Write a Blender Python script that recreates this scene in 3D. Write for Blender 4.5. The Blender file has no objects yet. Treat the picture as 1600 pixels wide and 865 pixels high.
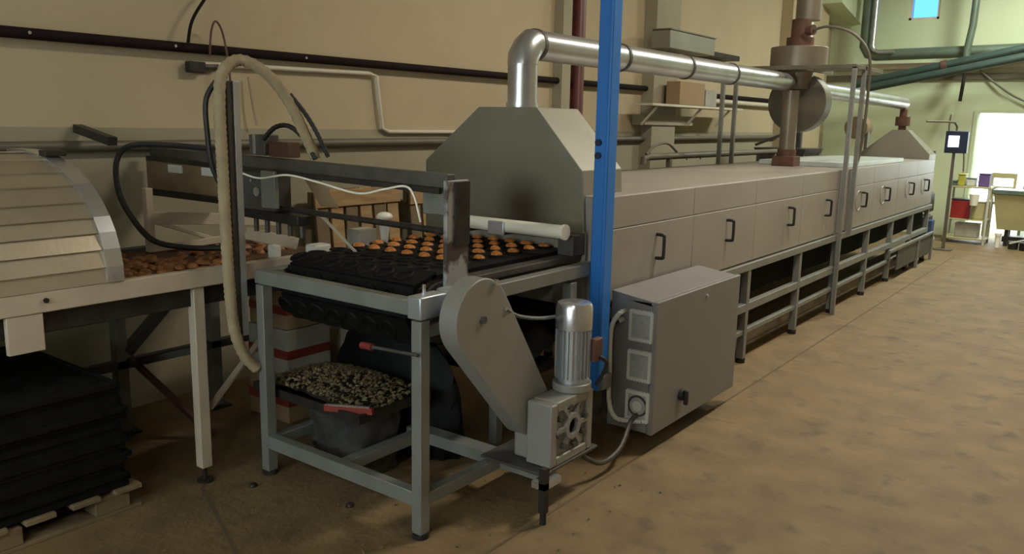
import bpy, math, random
from mathutils import Vector, Matrix
random.seed(11)
S = bpy.context.scene
COL = S.collection
PI = math.pi

# ------------------------------------------------------------------ camera
CAM = Vector((0, 0, 1.6))
cd = bpy.data.cameras.new('camera'); cam = bpy.data.objects.new('camera', cd); COL.objects.link(cam)
pit, rol, yaw = math.radians(10.62), math.radians(-1.17), math.radians(-36.87)
fw = Vector((math.sin(yaw)*math.cos(pit), math.cos(yaw)*math.cos(pit), -math.sin(pit)))
r0 = Vector((math.cos(yaw), -math.sin(yaw), 0)); d0 = fw.cross(r0)
rt = r0*math.cos(rol) + d0*math.sin(rol); dn = -r0*math.sin(rol) + d0*math.cos(rol)
cam.matrix_world = Matrix(((rt.x, -dn.x, -fw.x, CAM.x), (rt.y, -dn.y, -fw.y, CAM.y), (rt.z, -dn.z, -fw.z, CAM.z), (0, 0, 0, 1)))
cd.sensor_width = 36; cd.lens = 36*1290/1600; cd.clip_end = 200; cd.clip_start = 0.05
S.camera = cam

# ------------------------------------------------------------------ world and exposure
w = bpy.data.worlds.new('world'); S.world = w; w.use_nodes = True
bg = w.node_tree.nodes['Background']; bg.inputs[0].default_value = (0.80, 0.92, 0.92, 1); bg.inputs[1].default_value = 9.0
S.view_settings.view_transform = 'Standard'; S.view_settings.look = 'None'
S.view_settings.gamma = 1; S.view_settings.exposure = -0.18

LAMP_W = 120      # each ceiling lamp
LAMPS = [(0.4, -1.9, 3.4, (0.90, 0.96, 1.0), 0.4), (-0.7, 5.0, 4.35, (1.0, 0.91, 0.75), 1.0), (-0.9, 8.2, 4.35, (1.0, 0.94, 0.80), 0.75), (-1.0, 12.0, 4.3, (0.93, 1.0, 0.86), 1.7)]

# ------------------------------------------------------------------ helpers
def mat(name, col, rough=0.6, metal=0.0, var=0.12, scale=6.0, bump=0.0, bscale=60.0, col2=None, spots=None, emit=None, stretch=None):
    m = bpy.data.materials.new(name); m.use_nodes = True
    nt = m.node_tree; b = nt.nodes['Principled BSDF']; L = nt.links.new
    b.inputs['Roughness'].default_value = rough; b.inputs['Metallic'].default_value = metal
    c = tuple(col) + (1,)
    if emit:
        b.inputs['Base Color'].default_value = c
        b.inputs['Emission Color'].default_value = tuple(emit[:3]) + (1,); b.inputs['Emission Strength'].default_value = emit[3]
        return m
    tc = nt.nodes.new('ShaderNodeTexCoord'); mp = nt.nodes.new('ShaderNodeMapping'); L(tc.outputs['Object'], mp.inputs[0])
    if stretch: mp.inputs['Scale'].default_value = stretch
    n = nt.nodes.new('ShaderNodeTexNoise'); n.inputs['Scale'].default_value = scale; n.inputs['Detail'].default_value = 6
    L(mp.outputs[0], n.inputs['Vector'])
    r = nt.nodes.new('ShaderNodeValToRGB'); r.color_ramp.elements[0].position = 0.3; r.color_ramp.elements[1].position = 0.7
    lo = tuple(v*(1-var) for v in col) + (1,) if col2 is None else tuple(col2) + (1,)
    hi = tuple(min(1, v*(1+var)) for v in col) + (1,) if col2 is None else c
    r.color_ramp.elements[0].color = lo; r.color_ramp.elements[1].color = hi
    L(n.outputs[0], r.inputs[0]); out = r.outputs[0]
    if spots:
        n2 = nt.nodes.new('ShaderNodeTexNoise'); n2.inputs['Scale'].default_value = spots[1]; n2.inputs['Detail'].default_value = 4
        L(mp.outputs[0], n2.inputs['Vector'])
        r2 = nt.nodes.new('ShaderNodeValToRGB'); r2.color_ramp.elements[0].position = spots[2]; r2.color_ramp.elements[1].position = spots[2]+spots[3]
        L(n2.outputs[0], r2.inputs[0])
        mx = nt.nodes.new('ShaderNodeMix'); mx.data_type = 'RGBA'
        L(r2.outputs[0], mx.inputs[0]); L(out, mx.inputs[6]); mx.inputs[7].default_value = tuple(spots[0]) + (1,)
        out = mx.outputs[2]
    L(out, b.inputs['Base Color'])
    if bump:
        n3 = nt.nodes.new('ShaderNodeTexNoise'); n3.inputs['Scale'].default_value = bscale; n3.inputs['Detail'].default_value = 5
        L(mp.outputs[0], n3.inputs['Vector'])
        bp = nt.nodes.new('ShaderNodeBump'); bp.inputs['Strength'].default_value = bump; bp.inputs['Distance'].default_value = 0.02
        L(n3.outputs[0], bp.inputs['Height']); L(bp.outputs[0], b.inputs['Normal'])
    return m

M = dict(
 wall=mat('ochre wall paint', (.47, .385, .25), .85, 0, .06, 1.3, .05, 30, spots=((.44, .34, .18), 1.1, .60, .25)),
 dado=mat('grey lower wall paint', (.33, .295, .205), .8, 0, .08, 1.5, .05, 30),
 wallgreen=mat('pale green wall paint', (.60, .66, .45), .85, 0, .05, 1.0, .04, 30),
 ceil=mat('ceiling plaster', (.55, .52, .42), .9, 0, .05, 2),
 floor=mat('worn concrete floor', (.235, .158, .072), .72, 0, .2, 4.2, .4, 22, col2=(.155, .103, .048), spots=((.095, .065, .034), 6.1, .57, .2)),
 joint=mat('dark floor joint', (.13, .092, .05), .9, 0, .2, 9),
 kerb=mat('concrete kerb', (.22, .175, .11), .9, 0, .2, 4, .3, 40),
 grey=mat('grey painted steel', (.27, .265, .24), .42, .15, .07, 3, .02, 80),
 ovengrey=mat('light grey enamelled steel', (.33, .30, .27), .42, .1, .06, 2.2, .02, 60),
 hood=mat('dull galvanised sheet', (.26, .25, .20), .45, .3, .10, 2.6, .02, 60, spots=((.17, .13, .07), 2.3, .63, .15)),
 frame=mat('grey frame paint', (.22, .225, .205), .45, .2, .12, 7, .05, 60),
 white=mat('cream painted rail', (.50, .43, .33), .5, 0, .08, 5, .03, 50),
 alu=mat('brushed aluminium', (.52, .55, .58), .4, .75, .1, 5, .03, 200, stretch=(1, .1, 1)),
 steel=mat('polished galvanised duct', (.55, .56, .58), .3, .85, .12, 4, .03, 30),
 chrome=mat('polished steel', (.62, .64, .68), .25, .85, .05, 5),
 dark=mat('dark oily steel', (.05, .045, .04), .45, .5, .3, 12, .1, 60),
 mid=mat('mid grey machine steel', (.085, .08, .072), .5, .3, .25, 9, .1, 60),
 black=mat('black baked tray iron', (.010, .010, .011), .6, .3, .3, 14, .15, 50),
 matblack=mat('matt black', (.006, .006, .006), .95, 0, .3, 14, .15, 50),
 rubber=mat('black rubber', (.014, .014, .014), .55, 0, .2, 14),
 blackpipe=mat('black painted pipe', (.014, .008, .008), .8, 0, .2, 9),
 maroon=mat('maroon painted pipe', (.10, .022, .018), .4, 0, .15, 8),
 blue=mat('bright blue paint', (.030, .19, .62), .38, 0, .06, 4, .02, 60),
 panel=mat('cabinet grey powder coat', (.20, .19, .185), .45, 0, .04, 3, .02, 90),
 plastic=mat('pale grey plastic', (.60, .60, .55), .5, 0, .04, 6),
 grille=mat('grey filter mesh', (.40, .41, .38), .7, 0, .12, 60),
 hose=mat('dusty tan fabric hose', (.36, .29, .18), .8, 0, .15, 20, .2, 80),
 ivory=mat('white plastic tube', (.93, .91, .80), .35, 0, .03, 5),
 whitepipe=mat('white plastic pipe', (.62, .56, .44), .5, 0, .06, 5),
 greypipe=mat('grey painted pipe', (.14, .125, .09), .5, .1, .15, 5),
 cookie=mat('golden baked dough', (.80, .33, .08), .34, 0, .2, 40, .2, 90, col2=(.42, .13, .02)),
 cookied=mat('deep brown baked dough', (.46, .20, .065), .42, 0, .25, 26, .2, 90, col2=(.10, .028, .012)),
 shell=mat('pale dough scraps', (.21, .165, .085), .7, 0, .3, 25, .2, 60, col2=(.11, .08, .04)),
 wood=mat('raw pine board', (.50, .34, .17), .75, 0, .18, 5, .15, 40, stretch=(1, 1, 6), col2=(.33, .2, .09)),
 woodd=mat('weathered pallet wood', (.20, .145, .08), .8, 0, .2, 6, .2, 40),
 card=mat('brown cardboard', (.32, .22, .12), .85, 0, .08, 5),
 red=mat('red print', (.22, .03, .02), .6, 0, .15, 9),
 sack=mat('white woven sack', (.36, .34, .29), .8, 0, .12, 10, .3, 60),
 clearbag=mat('crinkled clear film', (.055, .055, .052), .12, 0, .3, 12, .9, 14),
 rust=mat('rust stained flange', (.12, .06, .04), .7, .2, .3, 12),
 copper=mat('warm brown galvanised steel', (.24, .205, .165), .38, .5, .12, 5),
 sheet=mat('pale blue film sheet', (.50, .56, .54), .35, 0, .08, 5, .2, 20),
 greenduct=mat('grey green duct', (.13, .17, .13), .4, .3, .12, 5),
 teal=mat('dark teal pipe', (.055, .085, .075), .35, .3, .12, 5),
 cream=mat('cream trough enamel', (.45, .40, .20), .5, 0, .08, 4),
 redbin=mat('red plastic crate', (.30, .02, .02), .4, 0, .1, 5),
 navy=mat('navy plastic', (.015, .022, .06), .4, 0, .1, 5),
 yellow=mat('yellow plastic', (.42, .40, .05), .5, 0, .1, 5),
 purple=mat('purple carton', (.13, .08, .22), .6, 0, .1, 5),
 bluecl=mat('blue cloth', (.05, .09, .20), .8, 0, .2, 9),
 screen=mat('lit display', (.1, .1, .1), .3, emit=(.86, .92, 1.0, 2.2)),
 lamp=mat('lamp diffuser', (.9, .9, .9), .3, emit=(1.0, .86, .6, 5.0)),
)
gm = bpy.data.materials.new('blue tinted glass'); gm.use_nodes = True
gb = gm.node_tree.nodes['Principled BSDF']; gb.inputs['Base Color'].default_value = (.04, .13, .50, 1)
gb.inputs['Transmission Weight'].default_value = 1; gb.inputs['Roughness'].default_value = .12; gb.inputs['IOR'].default_value = 1.1
M['glass'] = gm
for k_ in ('matblack', 'blackpipe', 'black', 'dark'): M[k_].node_tree.nodes['Principled BSDF'].inputs['Specular IOR Level'].default_value = .15
M['lidmetal'] = mat('brushed cream sheet metal', (.46, .40, .30), .38, .55, .08, 5, .04, 50)
M['scuffed'] = mat('scuffed plate with worn dark paint', (.34, .34, .34), .5, .2, .1, 9, .05, 50, spots=((.07, .05, .045), 6, .5, .06))

WL = {}
def wloc(o): return WL.get(o.name, Vector((0, 0, 0))) if o else Vector((0, 0, 0))

class MB:
    def __init__(s): s.v = []; s.f = []
    def add(s, vs, fs):
        n = len(s.v); s.v += [Vector(v) for v in vs]; s.f += [tuple(i+n for i in f) for f in fs]; return s
    def box(s, x0, x1, y0, y1, z0, z1):
        x0, x1 = min(x0, x1), max(x0, x1); y0, y1 = min(y0, y1), max(y0, y1); z0, z1 = min(z0, z1), max(z0, z1)
        return s.add([(x0,y0,z0),(x1,y0,z0),(x1,y1,z0),(x0,y1,z0),(x0,y0,z1),(x1,y0,z1),(x1,y1,z1),(x0,y1,z1)],
                     [(0,3,2,1),(4,5,6,7),(0,1,5,4),(1,2,6,5),(2,3,7,6),(3,0,4,7)])
    def bar(s, a, b, w, h, up=(0, 0, 1)):           # rectangular bar between two points
        a, b = Vector(a), Vector(b); d = (b-a).normalized(); up = Vector(up)
        if abs(d.dot(up)) > .95: up = Vector((1, 0, 0))
        u = d.cross(up).normalized(); v = u.cross(d).normalized(); u *= w/2; v *= h/2
        return s.add([a-u-v, a+u-v, a+u+v, a-u+v, b-u-v, b+u-v, b+u+v, b-u+v],
                     [(0,1,2,3),(7,6,5,4),(0,4,5,1),(1,5,6,2),(2,6,7,3),(3,7,4,0)])
    def cyl(s, a, b, r, seg=20, r2=None):
        a, b = Vector(a), Vector(b); d = (b-a).normalized(); up = Vector((0, 0, 1)) if abs(d.z) < .9 else Vector((1, 0, 0))
        u = d.cross(up).normalized(); v = d.cross(u); r2 = r if r2 is None else r2
        vs = [a+(u*math.cos(2*PI*i/seg)+v*math.sin(2*PI*i/seg))*r for i in range(seg)] + [b+(u*math.cos(2*PI*i/seg)+v*math.sin(2*PI*i/seg))*r2 for i in range(seg)]
        fs = [(i, (i+1) % seg, seg+(i+1) % seg, seg+i) for i in range(seg)] + [tuple(range(seg))[::-1], tuple(range(seg, 2*seg))]
        return s.add(vs, fs)
    def tube(s, pts, r, seg=10, ribs=0, smooth=True):
        P = [Vector(p) for p in pts]
        if smooth and len(P) > 2:
            Q = []
            for i in range(len(P)-1):
                p0, p1, p2, p3 = P[max(i-1, 0)], P[i], P[i+1], P[min(i+2, len(P)-1)]
                for k in range(8):
                    t = k/8; Q.append(.5*((2*p1)+(p2-p0)*t+(2*p0-5*p1+4*p2-p3)*t*t+(3*p1-p0-3*p2+p3)*t**3))
            Q.append(P[-1]); P = Q
        if ribs:
            Q = []
            for i in range(len(P)-1):
                n = max(1, int((P[i+1]-P[i]).length/ribs))
                for k in range(n): Q.append(P[i].lerp(P[i+1], k/n))
            Q.append(P[-1]); P = Q
        n = len(P); vs = []; fs = []; pu = None
        for i in range(n):
            d = (P[min(i+1, n-1)]-P[max(i-1, 0)]).normalized()
            if pu is None: up = Vector((0, 0, 1)) if abs(d.z) < .9 else Vector((1, 0, 0)); u = d.cross(up).normalized()
            else: u = (pu - d*pu.dot(d)).normalized()
            pu = u; v = d.cross(u); rr = r*(1+(.07 if i % 2 else -.07)) if ribs else r
            vs += [P[i]+(u*math.cos(2*PI*k/seg)+v*math.sin(2*PI*k/seg))*rr for k in range(seg)]
        for i in range(n-1):
            for k in range(seg): fs.append((i*seg+k, i*seg+(k+1) % seg, (i+1)*seg+(k+1) % seg, (i+1)*seg+k))
        fs += [tuple(range(seg))[::-1], tuple(range((n-1)*seg, n*seg))]
        return s.add(vs, fs)
    def prism(s, poly, axis, a, b):                 # poly in the other two axes (in order xyz without axis)
        def mk(p, t):
            return {'x': (t, p[0], p[1]), 'y': (p[0], t, p[1]), 'z': (p[0], p[1], t)}[axis]
        n = len(poly)
        return s.add([mk(p, a) for p in poly]+[mk(p, b) for p in poly],
                     [(i, (i+1) % n, n+(i+1) % n, n+i) for i in range(n)]+[tuple(range(n))[::-1], tuple(range(n, 2*n))])
    def ell(s, c, r, seg=14, rings=8, z0=-1.0):
        c = Vector(c); vs = []; fs = []
        for j in range(rings+1):
            ph = -PI/2 + PI*j/rings
            for i in range(seg):
                th = 2*PI*i/seg; z = max(math.sin(ph), z0)
                vs.append((c.x+r[0]*math.cos(ph)*math.cos(th), c.y+r[1]*math.cos(ph)*math.sin(th), c.z+r[2]*z))
        for j in range(rings):
            for i in range(seg): fs.append((j*seg+i, j*seg+(i+1) % seg, (j+1)*seg+(i+1) % seg, (j+1)*seg+i))
        return s.add(vs, fs)
    def build(s, name, m, parent=None, bevel=0, label=None, kind=None, origin=None):
        off = wloc(parent) if parent else Vector(origin or (0, 0, 0))
        me = bpy.data.meshes.new(name); me.from_pydata([v-off for v in s.v], [], s.f)
        me.validate(); 
        import bmesh
        bm = bmesh.new(); bm.from_mesh(me); bmesh.ops.remove_doubles(bm, verts=bm.verts, dist=1e-5) if len(bm.verts) < 20000 else None
        bmesh.ops.recalc_face_normals(bm, faces=bm.faces); bm.to_mesh(me); bm.free()
        me.materials.append(M[m] if isinstance(m, str) else m)
        me.polygons.foreach_set('use_smooth', [True]*len(me.polygons)); me.set_sharp_from_angle(angle=math.radians(38))
        o = bpy.data.objects.new(name, me); COL.objects.link(o)
        if parent: o.parent = parent
        else: o.location = off
        WL[o.name] = off
        if bevel:
            b = o.modifiers.new('bevel', 'BEVEL'); b.width = bevel; b.segments = 2; b.limit_method = 'ANGLE'
        if label: o['label'] = label
        if kind: o['kind'] = kind
        return o

def add_stain(m, c, r, col):
    nt = m.node_tree; L = nt.links.new; b = nt.nodes['Principled BSDF']; src = b.inputs['Base Color'].links[0].from_socket
    tc = nt.nodes.new('ShaderNodeTexCoord'); d = nt.nodes.new('ShaderNodeVectorMath'); d.operation = 'DISTANCE'; d.inputs[1].default_value = c
    L(tc.outputs['Object'], d.inputs[0]); mr = nt.nodes.new('ShaderNodeMapRange'); mr.interpolation_type = 'SMOOTHSTEP'
    mr.inputs[1].default_value = 0; mr.inputs[2].default_value = r; mr.inputs[3].default_value = .9; mr.inputs[4].default_value = 0
    L(d.outputs['Value'], mr.inputs[0]); mx = nt.nodes.new('ShaderNodeMix'); mx.data_type = 'RGBA'
    L(mr.outputs[0], mx.inputs[0]); L(src, mx.inputs[6]); mx.inputs[7].default_value = tuple(col)+(1,); L(mx.outputs[2], b.inputs['Base Color'])
M['hoodstain'] = M['hood'].copy(); M['hoodstain'].name = 'galvanised sheet with heat stain'
add_stain(M['hoodstain'], (.11, -.02, 1.17), .24, (.05, .03, .012))

def thing(name, label, cat, loc=(0, 0, 0), group=None):
    o = bpy.data.objects.new(name, None); COL.objects.link(o); o.location = loc; o.empty_display_size = .1
    WL[o.name] = Vector(loc); o['label'] = label; o['category'] = cat
    if group: o['group'] = group
    return o
def tag(o, label, cat, group=None, kind=None):
    o['label'] = label; o['category'] = cat
    if group: o['group'] = group
    if kind: o['kind'] = kind
    return o
def box(*a): return MB().box(*a)
def copy_tree(o, dloc, label=None):
    r = o.copy(); COL.objects.link(r); r.location = Vector(o.location)+Vector(dloc); WL[r.name] = wloc(o)+Vector(dloc)
    if label: r['label'] = label
    for c in o.children:
        k = c.copy(); COL.objects.link(k); k.parent = r
        for g in c.children:
            h = g.copy(); COL.objects.link(h); h.parent = k
    return r
ST = 'structure'
ORD = ['first', 'second', 'third', 'fourth', 'fifth', 'sixth', 'seventh', 'eighth', 'ninth', 'tenth', 'eleventh', 'twelfth']

# ------------------------------------------------------------------ room shell
WX, BY, CZ, RX, FY = -4.3, 14.3, 4.6, 3.6, -2.6
box(WX-.2, RX+.2, FY-.2, BY+.25, -.12, 0).build('floor', 'floor', kind=ST)
box(WX-.2, RX+.2, FY-.2, BY+.25, CZ, CZ+.15).build('ceiling', 'ceil', kind=ST)
wl = box(WX-.2, WX, FY-.2, BY+.25, 0, CZ).build('wall_left', 'wall', kind=ST)
box(WX, WX+.008, FY, BY-.001, 0, 1.53).build('lower_paint', 'dado', wl)
box(RX, RX+.2, FY-.2, BY+.25, 0, CZ).build('wall_right', 'wall', kind=ST)
m = MB(); m.box(WX, -3.0, FY-.2, FY, 0, CZ); m.box(-.2, RX, FY-.2, FY, 0, CZ); m.box(-3.0, -.2, FY-.2, FY, 0, 1.0); m.box(-3.0, -.2, FY-.2, FY, 2.7, CZ)
m.build('wall_front', 'wall', kind=ST)          # unseen window added behind the camera for cooler light on sides facing it
m = MB()
for x in (-3.0, -2.08, -1.16, -.24): m.box(x, x+.04, FY-.14, FY-.06, 1.0, 2.7)
m.box(-3.0, -.2, FY-.14, FY-.06, 1.0, 1.04); m.box(-3.0, -.2, FY-.14, FY-.06, 2.66, 2.7)
m.build('added_window', 'whitepipe', kind=ST)
# back wall with a doorway and a small high window
DX0, DX1, DZ = -2.04, -1.0, 1.875
WX0, WX1, WZ0, WZ1 = -3.15, -2.72, 3.27, 4.0
b = MB()
b.box(WX, WX0, BY, BY+.25, 0, CZ); b.box(WX0, WX1, BY, BY+.25, 0, WZ0); b.box(WX0, WX1, BY, BY+.25, WZ1, CZ)
b.box(WX1, DX0, BY, BY+.25, 0, CZ); b.box(DX0, DX1, BY, BY+.25, DZ, CZ); b.box(DX1, RX, BY, BY+.25, 0, CZ)
b.build('wall_back', 'wallgreen', kind=ST)
wn = box(WX0+.03, WX1-.03, BY+.1, BY+.115, WZ0+.03, WZ1-.03).build('window_1', 'glass', kind=ST)
f = MB(); f.box(WX0, WX0+.035, BY+.02, BY+.14, WZ0, WZ1); f.box(WX1-.035, WX1, BY+.02, BY+.14, WZ0, WZ1)
f.box(WX0, WX1, BY+.02, BY+.14, WZ0, WZ0+.035); f.box(WX0, WX1, BY+.02, BY+.14, WZ1-.035, WZ1)
f.build('window_frame', 'whitepipe', wn)
d = MB(); d.box(DX0-.05, DX0, BY-.03, BY+.02, 0, DZ+.05); d.box(DX1, DX1+.05, BY-.03, BY+.02, 0, DZ+.05); d.box(DX0, DX1, BY-.03, BY+.02, DZ, DZ+.05)
dr = d.build('door_1', 'wallgreen', kind=ST)
dl = box(-1.36, -1.32, BY+.26, BY+.9, .01, DZ-.03).build('door_leaf', 'greenduct', dr, .004)
box(-6, 4, BY+.25, BY+9, -.12, -.02).build('ground_outside', 'kerb', kind=ST)
# ledge and skirting of the back wall, pilasters of the left wall
box(WX, RX, BY-.10, BY, 2.53, 2.62).build('trim_1', 'whitepipe', kind=ST, bevel=.006)
box(WX, RX, BY-.05, BY, 2.36, 2.45).build('trim_2', 'greypipe', kind=ST, bevel=.006)
box(WX, WX+.10, 6.28, 6.42, 0, CZ).build('trim_3', 'dado', kind=ST, bevel=.004)
box(WX, WX+.14, 7.95, 8.5, 0, CZ).build('trim_4', 'dado', kind=ST, bevel=.004)
box(WX, WX+.16, 11.95, 13.6, 0, CZ).build('trim_5', 'wall', kind=ST, bevel=.004)
m = MB(); m.prism([(13.2, 3.9), (13.2, 3.45), (BY, 3.25), (BY, 3.9)], 'x', WX, -3.85); m.build('trim_6', 'wallgreen', kind=ST, bevel=.004)
# floor joint lines, kerb below the oven
m = MB(); m.box(-1.788, -1.776, 2.2, 12.0, .0, .0015)
m.bar((-3.1, 1.9, .0008), (-1.9, 1.42, .0008), .016, .0015); m.build('trim_7', 'joint', kind=ST)
box(-2.35, -2.2, 4.9, 11.5, 0, .13).build('trim_8', 'kerb', kind=ST, bevel=.01)

# ------------------------------------------------------------------ ceiling lamps (light the hall; above the frame)
def lamp(x, y, z, colr, k, side):
    t = thing('ceiling_lamp', 'long box lamp hung under the ceiling over the aisle, %s' % side, 'lamp', (x, y, z), 'ceiling lamps over the aisle')
    MB().prism([(x-.16, z+.02), (x+.16, z+.02), (x+.08, z+.10), (x-.08, z+.10)], 'y', y-.62, y+.62).build('housing', 'plastic', t)
    box(x-.14, x+.14, y-.6, y+.6, z, z+.018).build('diffuser', 'lamp', t)
    for dy in (-.45, .45): MB().cyl((x, y+dy, z+.10), (x, y+dy, CZ), .008, 8).build('rod', 'dark', t)
    ld = bpy.data.lights.new('lamp_light', 'AREA'); ld.shape = 'RECTANGLE'; ld.size = .28; ld.size_y = 1.2
    ld.energy = LAMP_W*k; ld.color = colr
    lo = bpy.data.objects.new('lamp_light', ld); COL.objects.link(lo); lo.parent = t; lo.location = (0, 0, -.01)
for (x, y, z, c, k), sd in zip(LAMPS, ('behind the camera', 'nearest one before the camera', 'the middle one', 'nearest the back wall')): lamp(x, y, z, c, k, sd)

# ------------------------------------------------------------------ tunnel oven
OX0, OX1, OY0, OY1, OZ0, OZ1 = -3.17, -2.03, 3.42, 11.38, .70, 1.255
ov = thing('tunnel_oven', 'long grey tunnel oven on legs running to the far end of the hall', 'oven', (-2.6, OY0, 0))
body = box(OX0, OX1-.012, OY0, OY1, OZ0, OZ1-.01).build('oven_body', 'ovengrey', ov)
ys = [OY0, 4.45, 5.42, 6.38, 7.30, 8.5, 9.5, 10.45, OY1]
for i in range(8):
    a, c = ys[i]+.0015, ys[i+1]-.0015
    box(OX1-.012, OX1, a, c, 1.092, OZ1-.004).build('upper_panel', 'ovengrey', ov, .003)
    dp = box(OX1-.012, OX1+.004, a, c, OZ0+.012, 1.0885).build('door_panel', 'ovengrey', ov, .003)
    box(OX0+.01, OX1-.005, a, c, OZ1-.01, OZ1).build('roof_sheet', 'ovengrey', ov, .003)
for i, hy in enumerate([3.99, 4.94, 6.08, 6.99, 8.09, 8.98, 10.08, 10.89]):
    pan = [c for c in ov.children if c.name.startswith('door_panel')][i]
    MB().tube([(OX1+.004, hy, .895), (OX1+.045, hy, .898), (OX1+.05, hy, .915), (OX1+.05, hy, 1.0), (OX1+.045, hy, 1.02), (OX1+.004, hy, 1.023)], .0095, 8).build('handle', 'rubber', pan, label='black D-shaped handle')
    if i > 3:
        MB().tube([(OX1+.0045, hy-.10+.05*math.cos(t)*2, .955+.09*math.sin(t)) for t in [k*PI/4 for k in range(8)]]+[(OX1+.0045, hy, .955)], .004, 6).build('dial_plate', 'grey', pan)
box(OX1-.03, OX1+.012, 7.295, 7.335, OZ0, OZ1).build('joint_strip', 'frame', ov, .003)
box(OX1-.03, OX1+.012, 7.62, 7.66, OZ0, OZ1).build('joint_strip', 'frame', ov, .003)
# oven frame: legs, rails
LY = [5.36, 6.42, 7.40, 8.43, 9.40, 10.35, 11.25]
for y in [4.62]+LY:
    g = box(-2.06, -2.01, y-.025, y+.025, .03, OZ0-.04).build('leg', 'frame', ov, .003)
    MB().cyl((-2.035, y, 0), (-2.035, y, .035), .032, 12).build('foot', 'dark', g)
    if y > 4:
        g = box(-3.16, -3.11, y-.025, y+.025, .03, OZ0-.04).build('leg', 'frame', ov, .003)
        MB().cyl((-3.135, y, 0), (-3.135, y, .035), .032, 12).build('foot', 'dark', g)
for x0 in (-2.065, -3.165):
    box(x0, x0+.06, OY0, OY1, OZ0-.05, OZ0).build('top_rail', 'frame', ov, .003)
    box(x0+.006, x0+.054, 4.65, 11.3, .365, .42).build('middle_rail', 'frame', ov, .003)
    box(x0-.02+.02, x0+.045, 4.65, 11.3, .20, .232).build('lower_rail', 'frame', ov, .003)
# entry hood (front face towards the camera end)
HY0, HY1 = 3.40, 3.78
hp = [(-3.165, .93), (-3.165, 1.385), (-2.79, 1.675), (-2.42, 1.675), (-2.14, 1.375), (-2.10, .86), (-2.10, .70), (-2.28, .70), (-2.28, 1.03), (-3.0, 1.03), (-3.0, .93)]
box(-3.165, -2.10, HY0, HY0+.004, .70, .72)
hd = MB().prism(hp, 'y', HY0, HY1).build('entry_hood', 'hoodstain', ov, .004, label='peaked dull metal entry hood with a brown heat stain')
box(-2.285, -2.10, HY0-.012, HY0, .72, 1.08).build('hood_cheek', 'hood', hd, .003)
# exit hood
eh = MB().add([(-2.86, 11.0, OZ1), (-2.03, 11.0, OZ1), (-2.03, 11.38, OZ1), (-2.86, 11.38, OZ1), (-2.86, 11.0, OZ1+.03), (-2.03, 11.0, OZ1+.06), (-2.03, 11.38, OZ1+.06), (-2.86, 11.38, OZ1+.03),
               (-2.5, 11.1, 1.6), (-2.32, 11.1, 1.6), (-2.32, 11.3, 1.6), (-2.5, 11.3, 1.6)],
              [(0,3,2,1),(0,1,5,4),(1,2,6,5),(2,3,7,6),(3,0,4,7),(4,5,9,8),(5,6,10,9),(6,7,11,10),(7,4,8,11),(8,9,10,11)]).build('exit_hood', 'hood', ov, label='brownish pyramid hood over the far end')
box(-2.9, -2.08, 7.75, 9.9, OZ1+.001, OZ1+.045).build('cover_sheet', 'sheet', ov, .004, label='pale bluish sheet cover on the roof')
# dark return run of trays below the oven
def traybar(mb, y, z, L0, L1, w=.10, h=.022, rot=0.0):
    c, s_ = math.cos(rot), math.sin(rot)
    for (a, b_, u, v) in ((L0, L1, -w/2, w/2),):
        P8 = []
        for x in (a, b_):
            for (dy, dz) in ((u, -h), (v, -h), (v, 0), (u, 0)):
                P8.append((x, y+dy*c-dz*s_, z+dy*s_+dz*c))
        mb.add(P8, [(0,1,2,3),(7,6,5,4),(0,4,5,1),(1,5,6,2),(2,6,7,3),(3,7,4,0)])
    return mb
mb = MB()
for i in range(62):
    y = 3.62+i*.125
    traybar(mb, y, .655-.004*math.sin(i*.9), -3.08, -2.09, .124, .2)
mb.build('return_trays', 'matblack', ov, kind='stuff', label='black return run of trays hanging under the oven')

# ------------------------------------------------------------------ tray conveyor in front of the oven
cv = thing('tray_conveyor', 'grey framed infeed conveyor carrying black cup trays into the oven', 'conveyor', (-2.55, 2.6, 0))
for (x, y, h) in ((-2.06, 2.186, .87), (-3.0, 2.186, .88), (-2.06, 3.20, .87)):
    g = box(x-.025, x+.025, y-.025, y+.025, .02, h).build('leg', 'frame', cv, .003)
    MB().cyl((x, y, 0), (x, y, .02), .034, 12).build('foot', 'dark', g)
box(-2.465, -2.415, 3.115, 3.165, .0, .62).build('leg', 'frame', cv, .003)
box(-3.03, -2.09, 2.16, 2.21, .885, .945).build('front_beam', 'frame', cv, .004)
box(-2.09, -2.035, 2.16, 3.39, .885, .945).build('side_beam', 'frame', cv, .004)
box(-3.03, -2.975, 2.21, 3.39, .885, .945).build('side_beam', 'frame', cv, .004)
box(-2.975, -2.085, 2.163, 2.209, .13, .19).build('bottom_beam', 'frame', cv, .003)
box(-2.085, -2.04, 2.21, 2.90, .13, .18).build('bottom_beam', 'frame', cv, .003)
box(-2.56, -2.51, 2.21, 2.67, .13, .18).build('bottom_beam', 'frame', cv, .003)
box(-3.02, -2.975, 2.21, 2.95, .13, .18).build('bottom_beam', 'frame', cv, .003)
box(-2.60, -1.80, 2.66, 2.74, .13, .185).build('bottom_beam', 'frame', cv, .003)
box(-2.10, -1.77, 2.60, 3.02, .185, .197).build('motor_plate', 'mid', cv, .002)
g = box(-1.765, -1.735, 2.56, 2.59, .05, .24).build('adjusting_foot', 'dark', cv)
MB().cyl((-1.75, 2.575, 0), (-1.75, 2.575, .05), .014, 10).build('foot_screw', 'dark', g)
box(-1.80, -1.735, 2.56, 2.68, .15, .178).build('foot_bracket', 'chrome', cv)
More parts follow.
